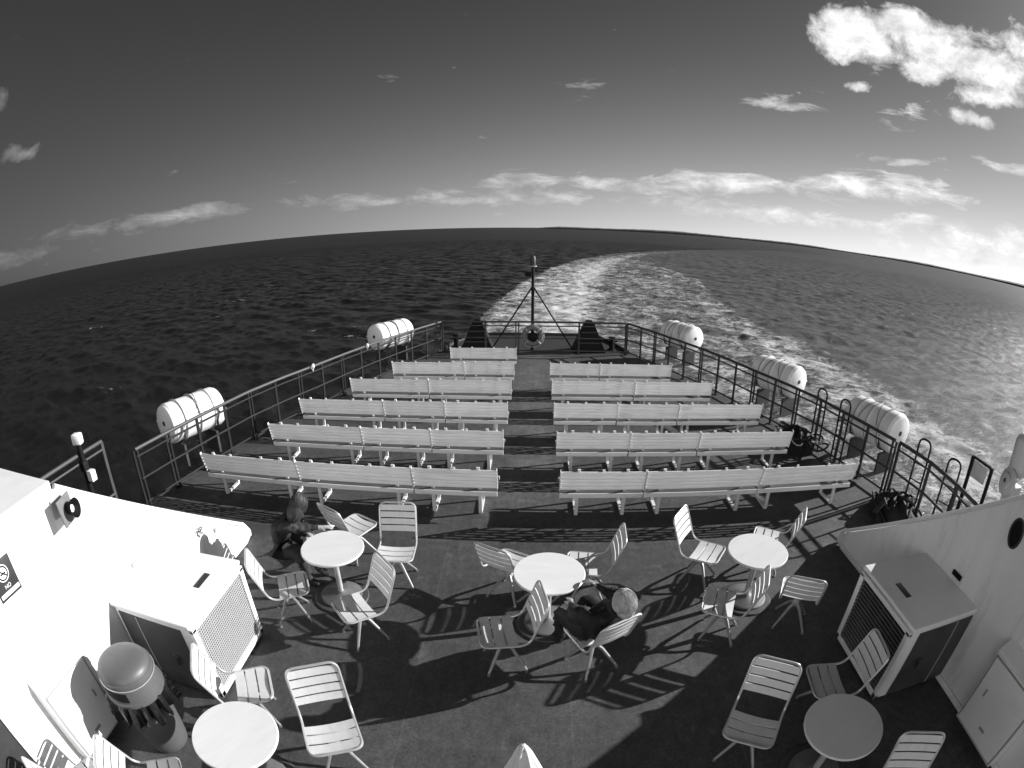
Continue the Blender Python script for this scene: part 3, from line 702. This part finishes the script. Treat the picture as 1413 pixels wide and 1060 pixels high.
railing([(-6.60, 5.50), (-6.62, 4.05), (-6.62, 2.6)], 'thin dark rail outboard of the sunlit left wall', even(2), h=1.42)
# light sleeves clipped to the left rail
for x, y, lab in ((-5.16, 11.30, 'small white sleeve clipped on the left rail, nearer the viewer'), (-4.46, 13.46, 'small white sleeve clipped on the left rail near the far life raft')):
    t = thing('rail_sleeve', lab, 'sleeve', (x, y, 1.05), R(108), 'white sleeves on the left rail')
    b = MB(); b.lathe([(.0, -.13), (.038, -.13), (.044, -.11), (.044, .11), (.038, .13), (.0, .13)], (0, 0, 0), 16, (1, 0, 0)); b.build('sleeve_tube', M['signw'], t)
    b = MB(); b.box((0, 0, -.06), (.12, .012, .09)); b.build('tab', M['signw'], t)

# ------------------------------------------------------------------ life rafts
def make_raft():
    t = thing('life_raft', '', 'life raft', (0, 0, 0), 0, 'life raft canisters outside the rails')
    Lh, r = .68, .40; prof_ = [(0, -Lh), (r*.80, -Lh), (r*.93, -Lh+.03), (r*.98, -Lh+.08)]
    for k in range(-5, 6):
        z = k/5*(Lh-.12); prof_ += [(r*(1.0), z-.03), (r*(1.035 if k in (-3, 0, 3) else 1.0), z), (r*1.0, z+.03)]
    prof_ += [(r*.98, Lh-.08), (r*.93, Lh-.03), (r*.80, Lh), (0, Lh)]
    b = MB(); b.lathe(prof_, (0, 0, .0), 40, (1, 0, 0)); b.build('canister', M['raft'], t)
    for x in (-.36, .0, .36):
        b = MB(); b.path([(x, (r*1.05)*math.cos(a), (r*1.05)*math.sin(a)) for a in np.linspace(0, 2*math.pi, 36, endpoint=False)], .012, 6, True); b.build('strap', M['midgrey'], t)
    b = MB(); b.box((0, 0, 0), (1.30, .83, .03)); b.build('seam', M['raft'], t)
    for x0, x1 in ((-.30, .12), (.22, -.05)):
        b = MB(); b.path([(x0+(x1-x0)*q, r*1.062*math.cos(R(15+150*q)), r*1.062*math.sin(R(15+150*q))) for q in np.linspace(0, 1, 16)], .007, 6); b.build('lashing', M['black'], t)
    for x in (-Lh, Lh): b = MB(); b.lathe([(0, -.01), (.05, -.01), (.05, .02), (0, .02)], (x, 0, .03), 16, (1, 0, 0)); b.build('end_plug', M['sign'], t)
    for x in (-.42, .42):
        b = MB(); b.path([(x, .38, -.02), (x, .33, -.30), (x, .0, -.43), (x, -.33, -.30), (x, -.38, -.02)], .025, 6); b.box((x, 0, -.66), (.05, .5, .45)); b.box((x, .3, -.86), (.06, .9, .06)); b.build('cradle', M['rail'], t)
    return t
RF = make_raft(); first = True
for p, q, lab in (((-6.90, 7.62), (-6.42, 8.80), 'white life raft canister outside the left rail nearest the viewer'), ((-4.78, 15.2), (-4.08, 16.3), 'white life raft canister outside the left rail near the stern'),
                  ((4.98, 15.75), (4.38, 16.95), 'white life raft canister outside the right rail nearest the stern'), ((6.30, 11.15), (5.74, 12.30), 'middle white life raft canister outside the right rail'),
                  ((7.02, 7.75), (6.68, 9.0), 'white life raft canister outside the right rail nearest the viewer')):
    a = math.atan2(q[1]-p[1], q[0]-p[0]); loc = ((p[0]+q[0])/2, (p[1]+q[1])/2, .90 if p[0] < 0 else .84)
    if first: RF.location = loc; RF.rotation_euler = (0, 0, a); RF['label'] = lab; first = False
    else: dup(RF, loc, a, lab)

# boarding hoops outside the right rail
def make_hoop():
    t = thing('boarding_hoop', '', 'handrail hoop', (0, 0, 0), 0, 'black boarding hoops outside the right rail')
    b = MB(); b.path(fillet([(0, -.14, 0), (0, -.14, 1.30), (0, .14, 1.30), (0, .14, 0)], .13, 7, False), .019, 8); b.build('hoop', M['black'], t)
    for z in (.25, .55, .85): b = MB(); b.tube((0, -.14, z), (0, .14, z), .012, 6); b.build('rung', M['black'], t)
    return t
HP = make_hoop(); first = True
for x, y, lab in ((5.88, 9.22, 'black boarding hoop beyond the rail, farthest of the four'), (6.05, 8.52, 'black boarding hoop right behind the nearest right life raft'),
                  (6.55, 6.42, 'black boarding hoop beyond the rail above the dark pile'), (6.58, 5.58, 'black boarding hoop beside the gate with the grey plate')):
    if first: HP.location = (x, y, -.02); HP.rotation_euler = (0, 0, R(14)); HP['label'] = lab; first = False
    else: dup(HP, (x, y, -.02), R(14), lab)

# dark gear heaped against the right rail
def heap(x, y, sx, sy, h, seed, label):
    rng = random.Random(seed); t = thing('rope_ladder_heap', label, 'rope ladder', (x, y, 0), 0, 'rolled rope ladders by the right rail')
    b = MB(); pts = []; cx = cy = 0
    for k in range(12):
        a0 = rng.uniform(0, 6.28); tx, ty = rng.gauss(0, sx*.28), rng.gauss(0, sy*.28); r0 = rng.uniform(.10, .24); z0 = rng.uniform(.05, h*.75)
        for a in np.linspace(0, 6.0, 14): pts.append((tx+r0*math.cos(a+a0)*(1+.2*math.sin(2*a)), ty+r0*math.sin(a+a0), max(.025, z0+.05*math.sin(a*2+k))))
    b.path(pts, .022, 6); b.build('rope_coil', M['cloth_dark'], t)
    for k in range(7):
        b = MB(); cx, cy = rng.gauss(0, sx*.34), rng.gauss(0, sy*.34); b.box((cx, cy, rng.uniform(.06, h*.6)), (.40, .10, .03), (rng.uniform(-.4, .4), rng.uniform(-.4, .4), rng.uniform(0, 3)), bev=.008); b.build('ladder_step', M['dark'], t)
    b = MB(); vs = []; n = 22; mrow = 8
    for i in range(mrow+1):
        for j in range(n):
            f = i/mrow; a = 2*math.pi*j/n; rr = math.cos(f*math.pi/2)**.8*(1+.18*math.sin(3*a+seed)+.1*math.sin(7*a+2))
            vs.append((rr*sx*.55*math.cos(a), rr*sy*.55*math.sin(a), h*.8*math.sin(f*math.pi/2)*(1+.15*math.sin(5*a+f*4))))
    b._new(vs, [(i*n+j, i*n+(j+1) % n, (i+1)*n+(j+1) % n, (i+1)*n+j) for i in range(mrow) for j in range(n)], None, True); b.build('tarpaulin', M['cloth_black'], t)
    return t
heap(5.40, 9.25, .62, .85, .55, 3, 'black heap of rolled rope ladder by the right rail, behind the benches')
heap(6.0, 6.2, .70, .95, .48, 8, 'black heap of rolled rope ladder beside the end of the right wall')

# gate frame and winch outboard of the right wall
t = thing('boarding_gate', 'black boarding gate frame with a grey plate outboard of the right wall', 'gate', (6.56, 4.95, 0))
b = MB()
b.box((0, .24, .76), (.05, .05, 1.52)); b.box((0, -.24, .76), (.05, .05, 1.52)); b.box((0, 0, 1.51), (.04, .44, .04)); b.box((0, 0, .80), (.04, .44, .04)); b.build('gate_frame', M['black'], t)
b = MB(); b.box((0, .02, 1.34), (.012, .34, .26), bev=.004); b.build('plate', M['grey'], t)
t = thing('winch', 'pale grey round winch head standing outboard of the right wall', 'winch', (6.75, 4.30, 0))
b = MB(); b.box((0, 0, .72), (.22, .24, 1.44), bev=.03); b.build('post', M['grey'], t)
b = MB(); b.box((.06, .02, 1.86), (.42, .34, .62), (0, 0, R(12)), bev=.12, seg=4); b.build('housing', M['grey'], t)
b = MB(); b.lathe([(.0, 0), (.19, 0), (.20, .02), (.20, .06), (.12, .075), (.11, .10), (.05, .105), (.0, .105)], (-.14, .02, 1.48), 32, (-.75, .25, .15)); b.build('drum_flange', M['grey'], t)
b = MB(); b.lathe([(.0, 0), (.035, 0), (.035, .03), (0, .03)], (-.215, .045, 1.495), 14, (-.75, .25, .15)); b.build('hub', M['sign'], t)
b = MB(); b.tube((.1, .05, 2.15), (.12, .06, 2.42), .03); b.box((.12, .06, 2.45), (.24, .10, .05), bev=.01); b.build('crank_arm', M['white'], t)

# lamp post outboard of the left wall
t = thing('deck_light', 'white floodlight on a short dark post outboard of the left wall', 'floodlight', (-6.55, 4.95, 0))
b = MB(); b.tube((0, 0, 0), (0, 0, 1.6), .05, 12); b.box((0, 0, 1.25), (.12, .12, .16), bev=.01); b.build('post', M['black'], t)
b = MB(); b.box((0, .0, 1.68), (.17, .15, .17), (0, 0, R(20)), bev=.03); b.build('lamp_head', M['lens'], t)
t2 = thing('junction_box', 'small white junction box low on the dark post at left', 'junction box', (-6.47, 4.97, 1.10))
b = MB(); b.box((.03, 0, 0), (.12, .12, .17), bev=.012); b.build('case', M['white'], t2)
b = MB(); b.box((.09, 0, .02), (.008, .08, .10)); b.build('cover', M['signw'], t2)

# ------------------------------------------------------------------ stern: flagstaff, life ring, covers
t = thing('flagstaff', 'black flagstaff with two slanting stays at the stern', 'flagstaff', (-.08, 17.55, 0))
b = MB(); b.path([(0, 0, 0), (0, 0, 2.2), (0, 0, 3.02)], [.055, .05, .045], 10); b.build('pole', M['black'], t)
for sx in (-1, 1):
    b = MB(); b.tube((sx*.04, 0, 2.1), (sx*1.36, -.28, .05), .026, 8); b.build('stay', M['black'], t)
b = MB(); b.lathe([(0, 2.80), (.13, 2.80), (.13, 2.83), (.0, 2.83)], n=16); b.build('lamp_shelf', M['grey'], t)
b = MB(); b.lathe([(.0, 2.83), (.085, 2.83), (.09, 2.95), (.09, 3.10), (.05, 3.16), (.0, 3.17)], n=18); b.build('stern_lamp', M['dark'], t)
b = MB(); b.box((-.16, 0, 2.55), (.2, .14, .16), bev=.02); b.build('side_lamp', M['black'], t)

t = thing('life_ring', 'pale life ring hung on the stern rail below the flagstaff', 'life ring', (-.07, 16.90, .62))
b = MB(); b.path([(.27*math.cos(a), 0, .27*math.sin(a)) for a in np.linspace(0, 2*math.pi, 40, endpoint=False)], .078, 12, True); b.build('ring', M['ringp'], t)
for a in (45, 135, 225, 315):
    b = MB(); a = R(a); b.path([(.27*math.cos(a)+.083*math.cos(q)*math.cos(a), .083*math.sin(q), .27*math.sin(a)+.083*math.cos(q)*math.sin(a)) for q in np.linspace(0, 6.283, 14, endpoint=False)], .03, 6, True); b.build('band', M['midgrey'], t)
b = MB(); b.path([(.37*math.cos(a), -.02, .37*math.sin(a)-.02*abs(math.sin(2*a))) for a in np.linspace(0, 2*math.pi, 40, endpoint=False)], .008, 5, True); b.build('grab_line', M['grey'], t)
b = MB(); b.lathe([(0, 0), (.10, 0), (.15, .05), (.16, .10), (.10, .16), (.0, .17)], (0, .03, -.02), 20, (0, -1, 0)); b.build('light_float', M['black'], t)
def make_cover():
    t = thing('fairlead_cover', '', 'winch cover', (0, 0, 0), 0, 'tapered black covers at the stern')
    def fr(z0, z1, w0, w1, d0, d1):
        b._new([(sx*w/2, sy*d/2, z) for w, d, z in ((w0, d0, z0), (w1, d1, z1)) for sx, sy in ((-1, -1), (1, -1), (1, 1), (-1, 1))], [(3, 2, 1, 0), (4, 5, 6, 7), (0, 1, 5, 4), (1, 2, 6, 5), (2, 3, 7, 6), (3, 0, 4, 7)])
    b = MB(); fr(.0, .94, 1.12, .34, .7, .26); b.build('cover_body', M['black'], t)
    b = MB(); fr(.94, 1.04, .30, .18, .24, .16); b.build('cover_cap', M['black'], t)
    b = MB()
    for z, w in ((.32, .85), (.66, .57)): b.box((0, -.352+.22*z/.94, z), (w-.04, .02, .03), (R(-11), 0, 0))
    b.build('lashing', M['dark'], t)
    return t
CV = make_cover(); CV.location = (-1.92, 17.55, 0); CV['label'] = 'tapered black cover at the stern, left of the flagstaff'
dup(CV, (1.80, 17.55, 0), 0, 'tapered black cover at the stern, right of the flagstaff')
def bollard(x, y, lab):
    t = thing('bollard', lab, 'bollard', (x, y, 0), 0, 'stern bollards')
    b = MB(); b.lathe([(.0, 0), (.14, 0), (.14, .03), (.09, .05), (.085, .36), (.12, .40), (.12, .45), (.0, .47)], n=20); b.build('post', M['black'], t)
    b = MB(); b.path([(-.2, 0, .3), (.2, 0, .3)], .03, 8); b.build('cross_pin', M['black'], t)
bollard(-2.70, 17.9, 'black bollard left of the left stern cover'); bollard(2.62, 17.7, 'black bollard right of the right stern cover')

# ------------------------------------------------------------------ trash bin
t = thing('trash_bin', 'grey domed trash bin with black bag beside the left wall locker', 'trash bin', (-3.27, 2.02, 0), R(-8))
b = MB(); b.lathe([(.0, .01), (.20, .01), (.215, .03), (.225, .10), (.265, .72), (.27, .76)], n=40); b.build('barrel', M['binlid'], t)
# pleated bag folded over the rim
b = MB(); n = 96; vs = []; rows = [(.275, .79), (.295, .80), (.31, .76), (.315, .68), (.325, .60), (.31, .57)]
for i, (r, z) in enumerate(rows):
    for j in range(n):
        a = 2*math.pi*j/n; wv = .012*i*(math.sin(a*17)+.6*math.sin(a*29+1)); vs.append(((r+wv)*math.cos(a), (r+wv)*math.sin(a), z+.012*i*math.sin(a*11+.5*i)))
b._new(vs, [(i*n+j, i*n+(j+1) % n, (i+1)*n+(j+1) % n, (i+1)*n+j) for i in range(len(rows)-1) for j in range(n)], None, True); b.build('bag', M['bag'], t)
b = MB(); 
pr = [(.0, .70), (.285, .78), (.305, .79), (.305, .82), (.290, .83), (.278, 1.005), (.284, 1.012), (.284, 1.03), (.272, 1.04)]
for k in range(0, 9): a = k/8*math.pi/2; pr.append((.268*math.cos(a)**.8 if k < 8 else .0, 1.04+.115*math.sin(a)))
b.lathe(pr, n=48); lid = b.build('lid', M['binlid'], t)
b = MB(); vs = []; m_ = 14                                           # the swing flap, a dark opening on the viewer's side
for z, r in ((.855, .2900), (.955, .2835)):
    for j in range(m_+1): a = R(-90-38)+R(76)*j/m_; vs.append((r*math.cos(a), r*math.sin(a), z))
b._new(vs, [(j, j+1, m_+2+j, m_+1+j) for j in range(m_)], None, True); b.build('opening', M['black'], lid)
b = MB(); b.path([(.2865*math.cos(a), .2865*math.sin(a), .985) for a in np.linspace(0, 6.283, 48, endpoint=False)], .005, 6, True); b.build('lid_ring', M['alu'], lid)

# pale furled canvas poking up at the bottom edge
t = thing('furled_parasol', 'pale pointed furled canvas poking up at the bottom edge', 'parasol', (-.01, 1.27, .03))
b = MB(); n = 40; vs = []; rows = [(.006, 2.17), (.016, 2.16), (.030, 2.12), (.05, 2.04), (.085, 1.90), (.12, 1.70), (.125, 1.40), (.11, 1.15), (.13, .95)]
for i, (r, z) in enumerate(rows):
    for j in range(n): a = 2*math.pi*j/n; q = r*(1+.22*math.sin(a*6+i*.25)*min(1, i/2)); vs.append((q*math.cos(a), q*math.sin(a), z))
b._new(vs, [(i*n+j, i*n+(j+1) % n, (i+1)*n+(j+1) % n, (i+1)*n+j) for i in range(len(rows)-1) for j in range(n)]+[tuple(range(n))], None, True); b.build('canvas', M['canvas'], t)
b = MB(); b.tube((0, 0, 0), (0, 0, 2.15), .02, 10); b.build('pole', M['alu'], t)
b = MB(); b.lathe([(0, 0), (.22, 0), (.22, .05), (.05, .09), (.03, .3), (0, .3)], n=28); b.build('base', M['cast'], t)

# ------------------------------------------------------------------ people
def skin_mesh(name, joints, edges, sub=2):
    me = bpy.data.meshes.new(name); ks = list(joints); ix = {k: i for i, k in enumerate(ks)}
    me.from_pydata([joints[k][0] for k in ks], [(ix[a], ix[c]) for a, c in edges], [])
    o = bpy.data.objects.new(name, me); COL.objects.link(o)
    md = o.modifiers.new('s', 'SKIN'); md.use_smooth_shade = True; md.branch_smoothing = .6
    sv = me.skin_vertices[0].data
    for k in ks:
        r = joints[k][1]; sv[ix[k]].radius = r if isinstance(r, tuple) else (r, r)
    sv[0].use_root = True
    o.modifiers.new('u', 'SUBSURF').levels = sub
    bpy.context.view_layer.update()
    ev = o.evaluated_get(bpy.context.evaluated_depsgraph_get()); nm = bpy.data.meshes.new_from_object(ev)
    COL.objects.unlink(o); bpy.data.objects.remove(o); return nm
def head_mesh(bm, c, face, tilt=0.):
    """head sphere shaped with brow, nose, chin, ears; FACE is the direction it looks"""
    f = Vector(face).normalized(); up = Vector((0, 0, 1)); s = up.cross(f).normalized(); u = f.cross(s)
    mx = Matrix((f, s, u)).transposed()
    tmp = bmesh.new(); bmesh.ops.create_uvsphere(tmp, u_segments=28, v_segments=20, radius=1)
    for v in tmp.verts:
        x, y, z = v.co; q = Vector((x*.098, y*.075, z*.118))
        if x > 0 and z < 0: q.x *= 1-.10*(-z); q.y *= 1-.30*(-z)
        if x > 0: q.x += .026*math.exp(-((y/.16)**2))*math.exp(-(((z+.10)/.20)**2)); q.x -= .010*math.exp(-(((abs(y)-.36)/.16)**2))*math.exp(-(((z-.10)/.13)**2)); q.x += .008*math.exp(-((y/.30)**2))*math.exp(-(((z+.82)/.16)**2)); q.x += .006*math.exp(-((y/.28)**2))*math.exp(-(((z+.50)/.07)**2))
        q.y += math.copysign(.014, y)*math.exp(-(((x+.05)/.16)**2))*math.exp(-((z/.24)**2))*(abs(y) > .75)
        v.co = Vector(c)+mx @ q
    tmp.verts.index_update(); vs = [bm.verts.new(v.co) for v in tmp.verts]
    for fc in tmp.faces:
        nf = bm.faces.new([vs[v.index] for v in fc.verts]); nf.smooth = True; nf.material_index = 2
    tmp.free()
def person(label, P, radii_k, mats, head_c, face, hair_kind, hair_m, coat_len):
    t = thing('person', label, 'person', (P['pelvis'][0], P['pelvis'][1], 0))
    o = Vector((P['pelvis'][0], P['pelvis'][1], 0))
    J = {}; E = []
    def add(k, p, r): J[k] = (Vector(p)-o, r)
    K = radii_k
    add('pelvis', P['pelvis'], (.155*K, .115*K)); add('waist', P['waist'], (.145*K, .11*K)); add('chest', P['chest'], (.165*K, .12*K)); add('neckb', P['neckb'], .065); add('neck', P['neck'], .052)
    E += [('pelvis', 'waist'), ('waist', 'chest'), ('chest', 'neckb'), ('neckb', 'neck')]
    for s in 'LR':
        add('sh'+s, P['sh'+s], .072*K); add('el'+s, P['el'+s], .052*K); add('wr'+s, P['wr'+s], .033); add('pa'+s, P['pa'+s], (.036, .018))
        E += [('chest', 'sh'+s), ('sh'+s, 'el'+s), ('el'+s, 'wr'+s), ('wr'+s, 'pa'+s)]
        add('hip'+s, P['hip'+s], .098*K); add('kn'+s, P['kn'+s], .066*K); add('an'+s, P['an'+s], .045); add('to'+s, P['to'+s], .036)
        E += [('pelvis', 'hip'+s), ('hip'+s, 'kn'+s), ('kn'+s, 'an'+s), ('an'+s, 'to'+s)]
        pa = Vector(P['pa'+s]); wr = Vector(P['wr'+s]); d = (pa-wr).normalized(); side = d.cross(Vector((0, 0, 1))).normalized(); dn = Vector((0, 0, -1))
        for q, (off, ln) in enumerate(((-.028, .062), (-.010, .075), (.009, .070), (.027, .055))):
            b0 = pa+side*off; add(f'f{s}{q}a', b0+d*.025, .0095); add(f'f{s}{q}b', b0+d*(.025+ln*.5)+dn*.006, .0085); add(f'f{s}{q}c', b0+d*(.025+ln*.92)+dn*.026, .007)
            E += [('pa'+s, f'f{s}{q}a'), (f'f{s}{q}a', f'f{s}{q}b'), (f'f{s}{q}b', f'f{s}{q}c')]
        ts = side*(-1 if s == 'L' else 1); add(f't{s}a', wr.lerp(pa, .55)+ts*.036, .011); add(f't{s}b', wr.lerp(pa, .9)+ts*.060+dn*.012, .009)
        E += [('wr'+s, f't{s}a'), (f't{s}a', f't{s}b')]
    me = skin_mesh('person_body', J, E)
    for v in me.vertices:                                             # folds in the clothing
        c = v.co
        if min((c-J[k][0]).length for k in ('paL', 'paR')) < .16: continue
        v.co = c + v.normal*(.010*math.sin(c.x*41+c.z*63+2*math.sin(c.y*37))+.007*math.sin(c.y*83-c.z*47+c.x*29))
    bm = bmesh.new(); bm.from_mesh(me)
    pel = Vector(P['pelvis'])-o
    for f in bm.faces:
        c = f.calc_center_median(); f.smooth = True; mi = 0
        if c.z < pel.z-.02 or min((c-(J['kn'+s][0])).length for s in 'LR') < .16: mi = 1
        for s in 'LR':
            seg = (J['el'+s][0]-J['wr'+s][0])
            if min((c-J['pa'+s][0]).length, 9) < .13 and (c-J['wr'+s][0]).dot(seg) < .0: mi = 2
            if (c-J['to'+s][0]).length < .12 and c.z < .11: mi = 3
        if (c-J['neck'][0]).length < .07: mi = 2
        f.material_index = mi
    head_mesh(bm, Vector(head_c)-o, face)
    me2 = bpy.data.meshes.new('body'); bm.to_mesh(me2); bm.free()
    for m_ in mats: me2.materials.append(m_)
    bo = bpy.data.objects.new('body', me2); COL.objects.link(bo); bo.parent = t
    # jacket: a collar and hem ring give the clothing its edges
    b = MB(); nk = J['neckb'][0]; ax = (J['neck'][0]-J['neckb'][0]).normalized()
    b.lathe([(.085, -.01), (.10, .0), (.10, .03), (.085, .06), (.072, .055), (.075, .0)], nk, 22, ax); b.build('collar', mats[0], t)
    # eyes
    f = Vector(face).normalized(); s_ = Vector((0, 0, 1)).cross(f).normalized(); u = f.cross(s_); hc = Vector(head_c)-o
    for sg in (-1, 1):
        b = MB(); b.lathe([(0, -.010), (.009, -.006), (.011, 0), (.009, .006), (0, .010)], hc+f*.082+s_*(.030*sg)+u*.012, 12, f); b.build('eye', M['shoe'], t)
    # hair: strands over a cap
    b = MB(); rng = random.Random(11)
    tmp = bmesh.new(); bmesh.ops.create_uvsphere(tmp, u_segments=40, v_segments=28, radius=1)
    mx = Matrix((f, s_, u)).transposed()
    keep = {}
    for v in tmp.verts:
        x, y, z = v.co
        a = math.atan2(y, x); rip = 1+.024*math.sin(a*15+2*math.sin(z*5))+.018*math.sin(a*33+1+5*z)
        q = Vector((x*.112*rip-.012, y*.094*rip, z*.130+.004))
        if hair_kind == 'long' and z < .1: q.z -= .085*(.1-z)*(1.2 if x < .3 else .0)*(1+.25*math.sin(a*9)); q.x -= .03*max(0, -z); q.x -= .02*(.1-z); q.y *= 1+.20*(.1-z)
        if hair_kind == 'bob' and z < 0: q.z -= .035*(-z)*(x < .3)
        keep[v.index] = (hc+mx @ q, x > .35 and z < .42)
    tmp.verts.index_update(); ids = {}
    for v in tmp.verts: ids[v.index] = b.bm.verts.new(keep[v.index][0])
    for fc in tmp.faces:
        if all(keep[v.index][1] for v in fc.verts): continue
        nf = b.bm.faces.new([ids[v.index] for v in fc.verts]); nf.smooth = True
    tmp.free()
    for k in range(340):
        a = rng.uniform(R(55), R(305)); e0 = rng.uniform(.2, 1.3)
        pts = []
        for i in range(6):
            e = e0-(e0+.5)*i/5; r = .115+rng.uniform(-.002, .006)
            p = Vector((math.cos(a)*math.cos(e)*r-.012, math.sin(a)*math.cos(e)*r*.85, math.sin(e)*.135 - (.05*max(0, -e) if hair_kind == 'long' else 0)))
            pts.append(hc+mx @ p); a += rng.uniform(-.06, .06)
        b.path(pts, [.002, .0034, .004, .004, .003, .001], 4)
    for v in [v for v in b.bm.verts if not v.link_faces]: b.bm.verts.remove(v)
    b.build('hair', hair_m, t, sharp=80)
    return t
V = Vector
# left: leaning an arm on the bright table, facing it
def pose(hip, facing, lean, table_z=.735, arms=None, scale=1., back=False):
    d = V((math.cos(facing), math.sin(facing), 0)); s = V((-d.y, d.x, 0)); h = V(hip); z = V((0, 0, 1))
    P = {}
    P['pelvis'] = h; P['waist'] = h+d*lean*.35+z*.20; P['chest'] = h+d*lean*.85+z*.40; P['neckb'] = h+d*lean*1.12+z*.53; P['neck'] = h+d*lean*1.22+z*.60
    for k, sg in (('L', 1), ('R', -1)):
        P['sh'+k] = P['chest']+s*sg*.185+z*.065
        P['hip'+k] = h+s*sg*.10+d*.04-z*.01
        P['kn'+k] = h+d*.44+s*sg*.14-z*.0; P['an'+k] = h+d*.46+s*sg*.13+z*(.08-h.z); P['to'+k] = P['an'+k]+d*.15-z*.04
    P.update(arms or {})
    return P, d, s
P, d, s = pose((-3.14, 5.02, .50), R(-8), .28)
for k_, (dz, dx) in dict(chest=(-.05, .02), neckb=(-.08, .03), neck=(-.10, .05), shL=(-.06, .02), shR=(-.08, .03)).items(): P[k_] = P[k_]+V((dx, 0, dz))
P['elR'] = V((-2.76, 4.92, .80)); P['wrR'] = V((-2.50, 5.00, .785)); P['paR'] = V((-2.42, 5.03, .782))
P['elL'] = V((-2.86, 5.22, .72)); P['wrL'] = V((-2.72, 5.10, .62)); P['paL'] = V((-2.66, 5.06, .61))
person('person in dark quilted jacket with dark hair leaning on the bright table', P, 1.5, [M['cloth_dark'], M['trousers'], M['skin'], M['shoe']], P['neck']+V((.075, .0, .115)), (.45, .80, -.50), 'long', M['hair_dark'], .2)
P, d, s = pose((.66, 3.78, .54), R(120), .0)
P['waist'] = V((.69, 3.73, .70)); P['chest'] = V((.73, 3.66, .87)); P['neckb'] = V((.765, 3.58, .99)); P['neck'] = V((.78, 3.54, 1.04))
for k, sg in (('L', 1), ('R', -1)): P['sh'+k] = P['chest']+s*sg*.21+V((0, 0, .045))
P['elL'] = V((.42, 3.74, .76)); P['wrL'] = V((.40, 3.98, .70)); P['paL'] = V((.39, 4.06, .69))
P['elR'] = V((.84, 3.98, .78)); P['wrR'] = V((.66, 4.18, .775)); P['paR'] = V((.59, 4.24, .775))
person('fair-haired person in a black coat sitting low at the centre table', P, 1.72, [M['cloth_black'], M['cloth_black'], M['skin'], M['shoe']], V((.79, 3.49, 1.13)), (-.55, .75, -.25), 'bob', M['hair_fair'], .2)

for o in list(bpy.data.objects):
    if o.users_collection == (): bpy.data.objects.remove(o)
